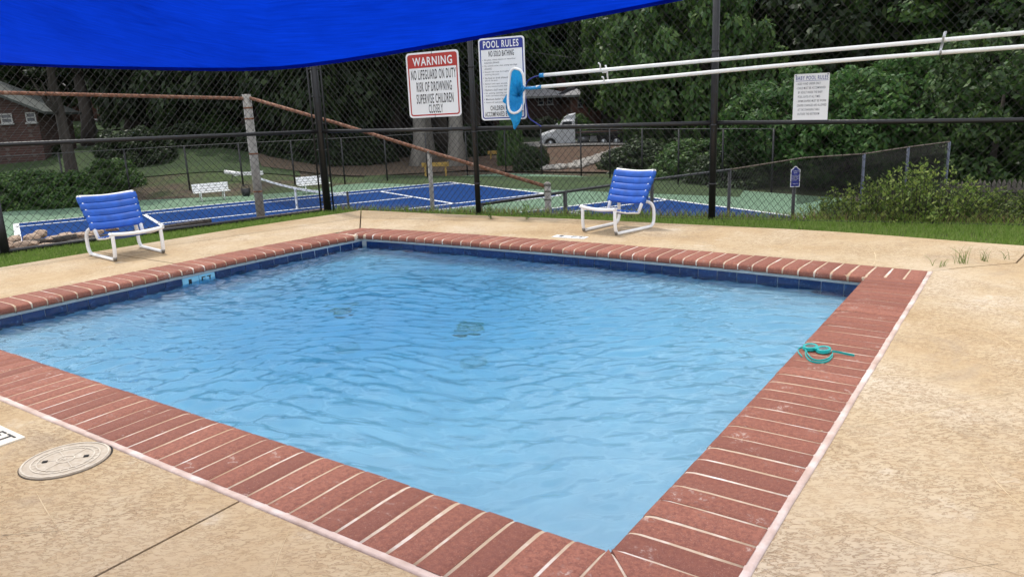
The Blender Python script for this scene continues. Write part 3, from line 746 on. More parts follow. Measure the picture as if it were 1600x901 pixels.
# ---- skimmer lid
def build_lid():
    t = thing('skimmer_lid', 'round tan concrete-look access lid with two square finger holes in the near deck', 'lid', (-0.545, 2.062, 0))
    R = 0.155; n = 40
    mb = MB(); ring = [(R*math.cos(2*math.pi*k/n), R*math.sin(2*math.pi*k/n)) for k in range(n)]
    mb.prism(ring, -0.02, 0.002); mb.build('lid_plate', 'skimmer', t)
    mb = MB(); ro = [(R+0.009, )]
    vs = []
    for k in range(n):
        a = 2*math.pi*k/n; g = 0.004+0.007*max(0, math.cos(a-0.55))
        vs += [((R+0.001)*math.cos(a), (R+0.001)*math.sin(a), -0.0025), ((R+g)*math.cos(a), (R+g)*math.sin(a), -0.0025)]
    mb.add(vs, [(2*k, 2*k+1, (2*k+3) % (2*n), (2*k+2) % (2*n)) for k in range(n)]); mb.build('gap_ring', 'hole', t)
    mb = MB()
    for r, w in ((0.148, 0.0028), (0.118, 0.0022), (0.098, 0.0022), (0.030, 0.002)):
        mb.add([(q*math.cos(2*math.pi*k/n), q*math.sin(2*math.pi*k/n), 0.0045) for q in (r-w, r+w) for k in range(n)],
               [(k, (k+1) % n, n+(k+1) % n, n+k) for k in range(n)])
    for k in range(6):
        a = k*math.pi/3+0.3; c, s = math.cos(a), math.sin(a)
        mb.add([(0.03*c-.0018*s, 0.03*s+.0018*c, .0042), (0.03*c+.0018*s, 0.03*s-.0018*c, .0042), (0.098*c+.0018*s, 0.098*s-.0018*c, .0042), (0.098*c-.0018*s, 0.098*s+.0018*c, .0042)], [(0, 1, 2, 3)])
    for k in range(26):
        a = 2*math.pi*k/26; c, s = math.cos(a), math.sin(a)
        mb.add([(0.10*c-.0014*s, 0.10*s+.0014*c, .0042), (0.10*c+.0014*s, 0.10*s-.0014*c, .0042), (0.116*c+.0014*s, 0.116*s-.0014*c, .0042), (0.116*c-.0014*s, 0.116*s+.0014*c, .0042)], [(0, 1, 2, 3)])
    mb.build('raised_ring', 'skim_line', t)
    for s in (-1, 1):
        mb = MB(); mb.obox((s*0.072*0.77, s*0.072*-0.64, 0.0043), (0.009*.77, -0.009*.64, 0), (0.0075*.64, 0.0075*.77, 0), (0, 0, 0.0015)); mb.build('finger_hole', 'hole', t)
    lettering('P&C', (-0.0, 0.0, 0.0), (0.77, -0.64, 0), (0.64, 0.77, 0), (0, 0, 1), (-0.02, -0.009, 0.02, 0.009), 'skim_line', t, 0.02, lift=0.0048)
    t.rotation_euler = (0, 0, 0)
build_lid()

# ---- floor drains under the water
def build_drains():
    for (x, y, z), lab in (((2.32, 3.62, -.640), 'round olive drain cover on the pool floor, farther one near the back corner'), ((2.34, 2.32, -.560), 'round olive drain cover on the pool floor, nearer one in mid pool')):
        t = thing('drain_cover', lab, 'drain', (x, y, z))
        n = 24; mb = MB(); R = 0.100
        mb.prism([(R*math.cos(2*math.pi*k/n), R*math.sin(2*math.pi*k/n)) for k in range(n)], 0, 0.030); mb.build('grate', 'drain', t)
        for k in range(5):
            mb = MB(); h = math.sqrt(0.075**2-(0.028*(k-2))**2); mb.box((-h, 0.028*(k-2)-0.006, 0.0305), (h, 0.028*(k-2)+0.006, 0.0325)); mb.build('slot', 'plaster', t)
build_drains()
# ================================================================== FENCES
def chain_mesh(name, A, B, zb, zt, m, parent, pitch=0.081, rad=0.0023, off=0.003, seg=1):
    """woven wires in the vertical plane A-B; zb, zt give bottom and top heights at both ends"""
    A = np.array(A[:2], float); B = np.array(B[:2], float); Ln = np.linalg.norm(B-A); t = (B-A)/Ln; nn = np.array([-t[1], t[0]])
    k = 1.13; mb = MB(); H = max(zt)-min(zb)
    V = []; F = []
    for sgn in (1, -1):
        c = -H/k-Ln if sgn < 0 else -H/k
        c0 = -H/k; c1 = Ln+H/k; n = int((c1-c0)/pitch)
        for i in range(n+1):
            u0 = c0+i*pitch
            # z = zb0 + sgn*k*(u-u0); clip to 0<=u<=L and zb(u)<=z<=zt(u)
            z0 = min(zb); lo, hi = 0.0, Ln
            for (za, zc, s) in ((zb[0], zb[1], 1), (zt[0], zt[1], -1)):
                # s*(z0+sgn*k*(u-u0) - za-(zc-za)*u/L) >= 0
                a = s*(sgn*k-(zc-za)/Ln); b = s*(z0-sgn*k*u0-za)
                if abs(a) < 1e-9:
                    if b < 0: lo, hi = 1, 0
                elif a > 0: lo = max(lo, -b/a)
                else: hi = min(hi, -b/a)
            if hi-lo < 0.02: continue
            o = len(V)
            for u in (lo, hi):
                z = z0+sgn*k*(u-u0); p = A+t*u+nn*off*sgn
                d = 1/math.sqrt(1+k*k)
                for q in range(3):
                    a = 2*math.pi*q/3+0.5; ca, sa = math.cos(a)*rad, math.sin(a)*rad
                    V.append((p[0]+nn[0]*ca-t[0]*sa*sgn*k*d, p[1]+nn[1]*ca-t[1]*sa*sgn*k*d, z+sa*d))
            F += [(o, o+1, o+4, o+3), (o+1, o+2, o+5, o+4), (o+2, o, o+3, o+5)]
    mb.v, mb.f = V, F
    return mb.build(name, m, parent, kind='stuff')
def post(x, y, z0, z1, r, m, parent, name='post', cap=True, n=12):
    mb = MB(); mb.tube([(x, y, z0), (x, y, z1)], r, n)
    if cap: mb.tube([(x, y, z1-0.001), (x, y, z1+r*.7), (x, y, z1+r*1.1)], [r*1.12, r*0.95, r*0.2], n)
    return mb.build(name, m, parent, True)
def bands(x, y, zs, r, m, parent):
    for z in zs:
        MB().tube([(x, y, z-0.012), (x, y, z+0.012)], r, 12).build('tie_band', m, parent, True)
CORNER = (5.29, 7.077)
RF_END = (7.55, -4.57)
LF_END = (-0.6, 8.44)
NRM = np.array([-0.9811, -0.1941, 0.0])       # right fence, towards the pool
TAN = np.array([0.1941, -0.9811, 0.0])
def build_fences():
    t = thing('chain_link_fence', 'tall black chain link fence behind the pool carrying the white signs', 'fence', (*CORNER, -0.05), group=None)
    t.location = (0, 0, 0)
    post(*CORNER, -0.1, 3.05, 0.052, 'black_vinyl', t)
    p2 = (5.70, 4.96+0.0); 
    d2 = CORNER[0]+(5.0-7.077)*-0.198
    for x, y, r in ((5.735, 4.80, 0.034), (6.300, 1.985, 0.038), (7.01, -1.62, 0.038), (7.55, -4.4, 0.038)):
        post(x, y, -0.1, 3.05, r, 'black_vinyl', t); bands(x, y, (0.35, 0.98, 1.75, 2.4), r+0.004, 'black_vinyl', t)
    off = -0.0
    for k in (-1, 1):
        dx, dy = (TAN[0], TAN[1]) if k > 0 else (-0.974, 0.225)
        MB().tube([(CORNER[0]+dx*0.10, CORNER[1]+dy*0.10, -0.06), (CORNER[0]+dx*0.10, CORNER[1]+dy*0.10, 3.0)], 0.012, 6).build('tension_bar', 'black_vinyl', t, True)
    for z in (0.1, .45, .8, 1.15, 1.5, 1.85, 2.2, 2.55):
        MB().tube([(CORNER[0]-0.974*.11, CORNER[1]+.225*.11, z), CORNER+(z,), (CORNER[0]+TAN[0]*.11, CORNER[1]+TAN[1]*.11, z)], 0.010, 6).build('tie_band', 'black_vinyl', t, True)
    pts = [(*CORNER, 1.045), (5.735, 4.80, 1.022), (6.30, 1.985, 1.005), (7.01, -1.62, 0.935), (7.55, -4.4, 0.93)]
    for a, b in zip(pts[:-1], pts[1:]):
        MB().tube([a, ((a[0]+b[0])/2, (a[1]+b[1])/2, (a[2]+b[2])/2-0.004), b], 0.024, 10).build('rail', 'black_vinyl', t, True)
    MB().tube([(*CORNER, 3.02), (7.44, -3.9, 3.02)], 0.021, 8).build('rail', 'black_vinyl', t, True)
    MB().tube([(*CORNER, -0.03), (7.44, -3.9, -0.03)], 0.006, 6).build('bottom_wire', 'black_wire', t, True)
    B2 = -NRM*0.028
    A = np.array([*CORNER, 0])+B2; E = np.array([7.44, -3.9, 0])+B2
    chain_mesh('chain_link', A, E, (-0.04, -0.04), (3.02, 3.02), 'black_wire', t)
    # left fence
    t = thing('chain_link_fence', 'black chain link fence along the tennis courts behind the left chair', 'fence')
    for x, y in ((1.60, 7.945),):
        post(x, y, -0.1, 0.56, 0.05, 'black_vinyl', t)
    post(-0.55, 8.425, -0.1, 3.05, 0.038, 'black_vinyl', t)
    a, b = (CORNER[0], CORNER[1], 1.045), (-0.55, 8.425, 1.125)
    MB().tube([a, ((a[0]+b[0])/2, (a[1]+b[1])/2, 1.085), b], 0.024, 10).build('rail', 'black_vinyl', t, True)
    MB().tube([(CORNER[0], CORNER[1], 3.02), (-0.55, 8.425, 3.02)], 0.021, 8).build('rail', 'black_vinyl', t, True)
    MB().tube([(CORNER[0]-.1, CORNER[1]+.03, -0.02), (3.2, 7.565, -0.0), (-0.55, 8.43, -0.01)], 0.022, 8).build('bottom_rail', 'black_vinyl', t, True)
    chain_mesh('chain_link', (CORNER[0]-.01, CORNER[1]+.045), (-0.55, 8.455), (-0.04, -0.04), (3.02, 3.02), 'black_wire', t)
    # old rusty fence behind
    t = thing('old_chain_link_fence', 'old rusty chain link fence with a sloping top pipe behind the black fence', 'fence')
    A0 = at(396, 240, 10.95); B0 = at(673, 280, 10.25); C0 = at(856, 310, 9.55)
    def top(px, py, P0, P1): return onwall(px, py, P0, P1)
    zA = top(384, 152, A0, C0)[2]; zC = top(857, 292, A0, C0)[2]
    post(A0[0], A0[1], -1.0, zA+0.04, 0.062, 'galv', t, cap=False); bands(A0[0], A0[1], (0.2, .75, 1.25, zA-.15), 0.064, 'rust', t)
    post(B0[0], B0[1], -1.0, top(672, 240, A0, C0)[2], 0.030, 'galv', t)
    post(C0[0], C0[1], -1.0, zC+0.02, 0.042, 'galv', t); bands(C0[0], C0[1], (0.1, zC-.05), 0.047, 'galv', t)
    MB().tube([(A0[0], A0[1], zA), ((A0[0]+B0[0])/2, (A0[1]+B0[1])/2, top(520, 192, A0, C0)[2]), (B0[0], B0[1], top(673, 238, A0, C0)[2]), (C0[0], C0[1], zC)], 0.024, 10).build('rail', 'rust', t, True)
    D0 = np.array([A0[0]-4.6, A0[1]+1.15, 0]); D1 = np.array([A0[0]-2.2, A0[1]+.55, 0])
    zD = top(0, 145, A0, D0)[2]
    e = onwall(0, 145, A0, D0); zE = zD+(zD-zA)*0.25
    MB().tube([(A0[0], A0[1], zA-0.02), (e[0], e[1], zD), (D0[0], D0[1], zE)], 0.024, 10).build('rail', 'rust', t, True)
    # low court fence running away to the right
    t = thing('low_chain_link_fence', 'low black chain link fence with a brown top rail running away beside the courts', 'fence')
    ps = [(5.95, 4.93), (7.45, 4.55), (9.30, 4.05), (11.15, 3.43), (13.3, 2.75), (15.2, 2.0), (17.0, 1.42), (18.9, 0.8)]
    zz = [0.055, .06, .06, .06, .10, .04, .06, .06]
    for i, (x, y) in enumerate(ps):
        if i == 4: continue
        post(x, y, -2.5, zz[i], 0.030, 'black_vinyl' if i < 4 else 'post_blue', t, cap=False, n=8)
    MB().tube([(x, y, z) for (x, y), z in zip(ps[:4], zz[:4])], 0.020, 8).build('rail', 'black_vinyl', t, True)
    MB().tube([(x, y, z) for (x, y), z in zip(ps[3:], zz[3:])], 0.014, 8).build('rail', 'brown_rail', t, True)
    for i in range(3): chain_mesh('chain_link', ps[i], ps[i+1], (-2.4, -2.4), (zz[i], zz[i+1]), 'black_wire', t, 0.081, 0.0020)
    chain_mesh('chain_link', ps[3], ps[5], (-2.4, -2.4), (.06, .05), 'black_wire', t, 0.081, 0.0020)
    chain_mesh('chain_link', ps[5], ps[7], (-2.4, -2.4), (.05, .05), 'black_wire', t, 0.081, 0.0020)
    for i in range(4, 7):
        a, b = np.array(ps[i]), np.array(ps[i+1]); mb = MB(); nq = 12
        for k in range(nq+1):
            q = a+(b-a)*k/nq; s = 0.012*math.sin(k*2.1+i)
            mb.v += [(q[0]+.03+s, q[1]+.08, -.80), (q[0]+.03+s*1.5, q[1]+.08, -.45), (q[0]+.03+s, q[1]+.08, zz[i]-0.04)]
        for k in range(nq):
            o = k*3; mb.f += [(o, o+3, o+4, o+1), (o+1, o+4, o+5, o+2)]
        mb.build('windscreen', 'screen', t, True)
    # far court fence
    t = thing('court_fence', 'tall thin black fence round the far side of the tennis courts', 'fence')
    base = [(13.2, 38.6), (21.0, 35.4), (27.2, 30.4), (31.3, 27.9), (34.9, 24.9), (34.2, 19.4), (31.0, 12.5), (29.3, 7.8)]
    P = []
    for a, b in zip(base[:-1], base[1:]):
        a = np.array(a); b = np.array(b); n = max(1, int(round(np.linalg.norm(b-a)/2.6)))
        P += [a+(b-a)*k/n for k in range(n)]
    P.append(np.array(base[-1]))
    for q in P: post(q[0], q[1], -2.6, 0.02, 0.045, 'black_vinyl', t, cap=False, n=6)
    MB().tube([(q[0], q[1], 0.02) for q in P], 0.018, 5).build('rail', 'thin_rail', t, True)
    for a, b in zip(base[:-1], base[1:]): chain_mesh('chain_link', a, b, (-2.45, -2.45), (0.0, 0.0), 'black_wire', t, 0.16, 0.0025)
build_fences()

# ================================================================== SIGNS, POLES
def sign_frame(tl, tr, bl, br, off):
    """rectangle fitted to four picture points on the fence plane, pushed 'off' metres towards the pool"""
    A, B = (5.29, 7.077), (6.296, 1.999)
    q = [onwall(*p, A, B) for p in (tl, tr, bl, br)]
    O = q[2]+NRM*off; U = TAN; w = float(((q[1]-q[0])@TAN+(q[3]-q[2])@TAN)/2); h = float((q[0][2]-q[2][2]+q[1][2]-q[3][2])/2)
    return O, U, np.array([0, 0, 1.0]), NRM, w, h
def build_signs(lift=0.0055):
    # warning sign
    t = thing('warning_sign', 'white and red WARNING no lifeguard sign on the black fence', 'sign')
    O, U, W, Nn, w, h = sign_frame((636, 85), (718, 78), (643, 185), (724, 182), 0.035)
    U = U+np.array([0, 0, 0.012]); 
    plate('sign_plate', O, U, W, Nn, plate_pts(w, h, .045), 0.004, 'sign_white', t)
    e = .022
    ins = [(a+e, b+e) for a, b in plate_pts(w-2*e, h-2*e, .035)]; ins2 = [(a+e+.016, b+e+.016) for a, b in plate_pts(w-2*e-.032, h-2*e-.032, .022)]
    frame_ring('border', O, U, W, Nn, ins, ins2, lift, 'sign_red', t)
    y0 = h*0.765
    mb = MB(); hp = [q for q in ins if q[1] > y0+.01]; hp = [(w-e, y0)]+hp+[(e, y0)]
    Oa = np.asarray(O); mb.add([Oa+U*a+W*b+Nn*(lift+.0012) for a, b in hp], [tuple(range(len(hp)))]); mb.build('header_band', 'sign_red', t)
    lettering('WARNING', O, U, W, Nn, (w*.13, h*.795, w*.88, h*.925), 'sign_white', t, 0.03, lift=lift+.003)
    for s, bx in (('NO LIFEGUARD ON DUTY', (.085, .585, .935, .735)), ('RISK OF DROWNING', (.175, .400, .845, .550)), ('SUPERVISE CHILDREN', (.16, .215, .865, .365)), ('CLOSELY', (.385, .065, .655, .200))):
        lettering(s, O, U, W, Nn, (w*bx[0], h*bx[1], w*bx[2], h*bx[3]), 'ink', t, 0.022, lift=lift)
    for a, b in ((.5, .985), (.5, .02)):
        q = Oa+U*w*a+W*h*b+Nn*.006; MB().tube([q+W*.03, q, q-W*.025+Nn*.004], 0.0025, 5).build('cable_tie', 'black_vinyl', t)
    # pool rules
    t = thing('pool_rules_sign', 'tall white and blue POOL RULES sign behind the blue net', 'sign')
    O, U, W, Nn, w, h = sign_frame((751, 62), (823.5, 59), (755, 188.5), (825, 190), 0.035)
    plate('sign_plate', O, U, W, Nn, plate_pts(w, h, .04), 0.004, 'sign_white', t)
    e = .018; ins = [(a+e, b+e) for a, b in plate_pts(w-2*e, h-2*e, .03)]; ins2 = [(a+e+.013, b+e+.013) for a, b in plate_pts(w-2*e-.026, h-2*e-.026, .02)]
    frame_ring('border', O, U, W, Nn, ins, ins2, lift, 'sign_blue', t)
    y0 = h*0.862; hp = [q for q in ins if q[1] > y0+.01]; hp = [(w-e, y0)]+hp+[(e, y0)]
    Oa = np.asarray(O); MB().add([Oa+U*a+W*b+Nn*(lift+.0012) for a, b in hp], [tuple(range(len(hp)))]).build('header_band', 'sign_blue', t)
    lettering('POOL RULES', O, U, W, Nn, (w*.11, h*.880, w*.88, h*.965), 'sign_white', t, 0.03, lift=lift+.003)
    lettering('NO SOLO BATHING', O, U, W, Nn, (w*.22, h*.775, w*.77, h*.845), 'ink', t, 0.028, lift=lift)
    rules = [('No glass, sharp objects or hazardous', .12, .80), ('materials allowed.', .12, .45), ('No animals other than seeing eye dogs', .12, .83), ('allowed.', .12, .28),
             ('Shower and rinse thoroughly before', .12, .78), ('entering the pool.', .12, .44), ('No food or drink allowed within', .12, .75), ("(6') of the pool.", .12, .40),
             ('Bathers with open wounds, infections', .12, .80), ('or any communicable disease', .12, .66), ('Bathers shall wear suits', .12, .62), ('No spitting, spouting, nose blowing,', .12, .78),
             ('bodily excretions allowed.', .12, .58), ('Maximum bather load', .12, .55), ('Hours of operation', .12, .50)]
    y = .735; firsts = {0, 2, 4, 6, 8, 10, 11, 13, 14}
    for i, (s, a, b) in enumerate(rules):
        lettering(s, O, U, W, Nn, (w*a, h*(y-.010), w*b, h*(y+.0135)), 'ink_soft', t, 0.012, lift=lift)
        if i in firsts:
            c = Oa+U*w*.085+W*h*(y+.004)+Nn*lift; MB().add([c+(U*math.cos(k)+W*math.sin(k))*.004 for k in (0, 1.05, 2.1, 3.14, 4.2, 5.25)], [tuple(range(6))]).build('bullet', 'ink_soft', t)
        y -= .0315 if (i+1) not in firsts else .041
    lettering('CHILDREN MUST BE', O, U, W, Nn, (w*.21, h*.120, w*.80, h*.180), 'ink', t, 0.028, lift=lift)
    lettering('ACCOMPANIED BY AN ADULT', O, U, W, Nn, (w*.085, h*.045, w*.935, h*.105), 'ink', t, 0.028, lift=lift)
    # baby pool rules
    t = thing('baby_pool_rules_sign', 'plain white BABY POOL RULES sign on the right part of the fence', 'sign')
    O, U, W, Nn, w, h = sign_frame((1250, 114.5), (1304, 116.5), (1238, 190), (1294, 190), 0.004)
    O = np.array(O)-np.array([0, 0, .012]); h += .012
    plate('sign_plate', O, U, W, Nn, plate_pts(w, h, .008), 0.004, 'sign_white', t)
    lettering('BABY POOL RULES', O, U, W, Nn, (w*.05, h*.875, w*.96, h*.955), 'sign_blue', t, 0.012, lift=lift)
    MB().add([np.asarray(O)+U*w*a+W*h*b+Nn*lift for a, b in ((.04, .852), (.97, .852), (.97, .859), (.04, .859))], [(0, 1, 2, 3)]).build('rule_line', 'sign_blue', t)
    for i, (s, a, b) in enumerate((('- AGES 4 AND UNDER ONLY', .07, .76), ('- CHILD MUST BE ACCOMPANIED', .07, .90), ('BY ADULT INSIDE THE BABY', .13, .82), ('POOL GATE AT ALL TIMES', .13, .76), ('- SWIM DIAPERS MUST BE WORN', .10, .93),
                                   ('- DIAPER CHANGES ARE ALLOWED', .09, .95), ('AT THE CHANGING TABLE', .14, .76), ('OUTSIDE THE RESTROOM', .14, .76))):
        yb = .775-i*.089; lettering(s, O, U, W, Nn, (w*a, h*yb, w*b, h*(yb+.047)), 'ink_soft', t, 0.010, lift=lift)
    for a in (.05, .95):
        c = np.asarray(O)+U*w*a+W*h*.975+Nn*.005; MB().tube([c, c+Nn*.006], .006, 8).build('bolt', 'truck_dark', t)
    # blue post sign beyond the fence
    b = onz(1234, 343, -0.06); t = thing('blue_post_sign', 'small blue sign with white border on a black post behind the fence', 'sign', (b[0]+.35, b[1]+.06, -.3))
    Pn = np.array([b[0]+.35, b[1]+.06, 0]); d = (Pn-CAM)@_fw
    up1 = at(1239, 258, d*1.0)[2]; lo1 = at(1235, 291, d)[2]
    MB().tube([(0, 0, -.3), (0.0, 0, lo1+.3+.05)], .020, 8).build('post', 'black_vinyl', t, True)
    U = np.array([RH[0], RH[1], 0]); Nn2 = np.array([-FH[0], -FH[1], 0]); wd = .105; hg = up1-lo1
    O = np.array([0, 0, lo1+.3])-U*wd/2+Nn2*.022
    sh = [(0, 0), (wd, 0), (wd, hg*.84), (wd*.8, hg*.88), (wd*.66, hg*.97), (wd*.5, hg), (wd*.34, hg*.97), (wd*.2, hg*.88), (0, hg*.84)]
    plate('sign_plate', O, U, np.array([0, 0, 1.]), Nn2, sh, .004, 'sign_white', t)
    c = np.array([wd/2, hg*.47]); sh2 = [tuple(c+(np.array(q)-c)*np.array([.86, .93])) for q in sh]
    MB().add([O+U*a+np.array([0, 0, 1.])*q+Nn2*.0055 for a, q in sh2], [tuple(range(9))]).build('sign_face', 'sign_blue', t)
    for i, (s, y, a, bb) in enumerate((('NO LIFEGUARD', .74, .2, .8), ('DUTY', .65, .33, .66), ('SWIM AT YOUR OWN RISK', .52, .16, .84), ('NO RUNNING OR DIVING', .45, .16, .8), ('NO GLASS IN POOL AREA', .38, .16, .84), ('NO PETS ALLOWED', .31, .16, .7), ('THANK YOU', .13, .22, .78))):
        lettering(s, O, U, (0, 0, 1), Nn2, (wd*a, hg*y, wd*bb, hg*(y+.05)), 'sign_white', t, .01, lift=.007)
build_signs()

def build_poles():
    A, B = (5.29, 7.077), (6.296, 1.999)
    off = 0.16
    def P(px, py, o=off): return onwall(px, py, np.array(A)+NRM[:2]*o, np.array(B)+NRM[:2]*o)
    # upper pole
    def sag(a, b, s, n=9): return [a+(b-a)*k/n-np.array([0, 0, s*4*(k/n)*(1-k/n)]) for k in range(n+1)]
    t = thing('pool_pole', 'upper white telescoping pole with navy tip on the fence hooks', 'pole')
    a, m, b = P(846, 118), P(1200, 86.5), P(1640, 48)
    MB().tube(list(smooth_path([a, P(1000, 104.5), m, P(1420, 67.5), b, b+(b-m)*.6], .3)), 0.020, 12).build('shaft', 'white_pole', t, True)
    hk = [P(846, 118), P(836, 120), P(828, 124), P(823, 129.5), P(821, 140), P(822, 160), P(826, 183), P(834, 190), P(846, 198)]
    MB().tube(list(smooth_path(hk, .03)), [0.012]*1+[0.009]*0 if False else 0.007, 8).build('hook_tip', 'navy_plastic', t, True)
    MB().tube([P(850, 117.6), P(843, 118.2)], 0.023, 12).build('collar', 'handle_blue', t, True)
    # lower pole carries the net
    t = thing('leaf_net', 'blue leaf net on the lower long white pole hung along the fence', 'pool net')
    a, b = P(838, 136.5, .24), P(1640, 70, .20)
    MB().tube(list(smooth_path([a, P(1000, 123.5, .23), P(1200, 104.5, .22), P(1420, 86.5, .2), b, b+(b-P(1200, 104.5, .22))*.6], .3)), 0.020, 12).build('shaft', 'white_pole', t, True)
    MB().tube([P(846, 136, .24), P(830, 138, .24), P(820, 138, .24)], [.022, .018, .014], 12).build('handle', 'handle_blue', t, True)
    # frame: tall ring
    c0 = P(806, 142, .24); U = TAN; ring = []
    ctr = [(803, 107), (812, 109), (817, 116), (819, 130), (819, 150), (817, 164), (812, 173), (804, 177), (797, 174), (794, 164), (794, 145), (796, 125), (798, 112)]
    R = [P(x, y, .24+0.02*math.sin(i)) for i, (x, y) in enumerate(ctr)]
    Rs = smooth_path(R+[R[0]], .03)[:-1]
    MB().tube(list(Rs), 0.015, 8, closed=True).build('net_frame', 'white_frame', t, True)
    MB().tube([P(820, 138, .24), P(818, 143, .25), P(818, 134, .25)], .013, 8).build('yoke', 'handle_blue', t, True)
    # bag: sheet hanging from the ring, folded, drooping below to a point
    n = len(Rs); cen = Rs.mean(0); mb = MB(); K = 7
    for j in range(K+1):
        s = 1-j/K
        for i in range(n):
            q = cen+(Rs[i]-cen)*(s*0.98+.0)
            fold = 0.030*math.sin(i*1.9+j*.35)*(1-s*.6)+0.014*math.sin(i*3.3+j)
            q = q-NRM*(0.015+0.07*(1-s**2)+fold); q = q+np.array([0, 0, -0.05*(1-s)])
            mb.v.append(tuple(q))
    for j in range(K):
        for i in range(n):
            i2 = (i+1) % n; mb.f.append((j*n+i, j*n+i2, (j+1)*n+i2, (j+1)*n+i))
    mb.build('net_bag', 'net_blue', t, True)
    # loose cloth of the bag spilling out left and below
    def cloth(rows, name):
        mb = MB(); m = len(rows[0]); RR = []
        for k, row in enumerate(rows): RR.append([P(x, y, .215+.03*math.sin(1.7*i+k*1.1)) for i, (x, y) in enumerate(row)])
        cols = [smooth_path([RR[k][i] for k in range(len(RR))], .02) for i in range(m)]
        L_ = min(len(c) for c in cols); cols = [[c[int(q*(len(c)-1)/(L_-1))] for q in range(L_)] for c in cols]
        for i in range(m):
            for q in range(L_): mb.v.append(tuple(cols[i][q]-NRM*.006*math.sin(q*1.3+i*2)))
        for i in range(m-1):
            for q in range(L_-1): mb.f.append((i*L_+q, (i+1)*L_+q, (i+1)*L_+q+1, i*L_+q+1))
        return mb.build(name, 'net_blue', t, True)
    cloth([[(794, 146), (800, 150), (806, 152), (812, 152), (817, 150)], [(789, 158), (796, 163), (805, 168), (812, 168), (817, 165)], [(791, 166), (797, 172), (806, 176), (812, 176), (816, 172)],
           [(793, 178), (799, 182), (806, 185), (811, 185), (815, 183)], [(799, 188), (802, 191), (806, 193), (809, 193), (812, 191)], [(802, 199), (803, 201), (804, 202.5), (805, 202), (807, 200)]], 'bag_tail')
    cloth([[(795, 140), (793, 146), (795, 152)], [(790, 150), (788, 155), (793, 158)], [(785.5, 158), (787, 161), (792, 163)]], 'bag_fold')
    # hooks on the fence
    t = thing('pole_hook', 'white double hook under the poles near the middle fence post', 'hook')
    MB().tube([P(938, 106, .20), P(937.5, 101, .20), P(935, 98.5, .22)], .009, 8).build('upper_prong', 'white_frame', t, True)
    MB().tube([P(946, 102, .02), P(948, 108, .02), P(950, 125, .02)], .010, 8).build('back_bar', 'white_frame', t, True)
    MB().tube([P(938, 107, .20), P(942, 113.5, .14), P(948, 113, .02)], .009, 8).build('arm', 'white_frame', t, True)
    MB().tube([P(943.5, 125, .27), P(942.5, 121, .28), P(940, 120.5, .29)], .009, 8).build('lower_prong', 'white_frame', t, True)
    MB().tube([P(943.5, 126, .26), P(946, 130, .16), P(950, 127, .02)], .009, 8).build('arm', 'white_frame', t, True)
    t = thing('pole_hook', 'grey steel bracket hook holding both poles at the far right', 'hook')
    a1, b1 = P(1477.5, 49, .02), P(1468, 84, .02)
    mb = MB(); mb.obox((a1+b1)/2, TAN*.012, NRM*.004, (a1-b1)/2); mb.build('back_plate', 'steel', t)
    MB().tube([P(1472, 66.5, .02), P(1472.5, 67.5, .2), P(1474, 60, .23), P(1476, 51, .235)], .010, 6).build('upper_hook', 'steel', t, True)
    MB().tube([P(1468, 84.5, .02), P(1469, 85.5, .24), P(1470.5, 76, .26)], .010, 6).build('lower_hook', 'steel', t, True)
build_poles()

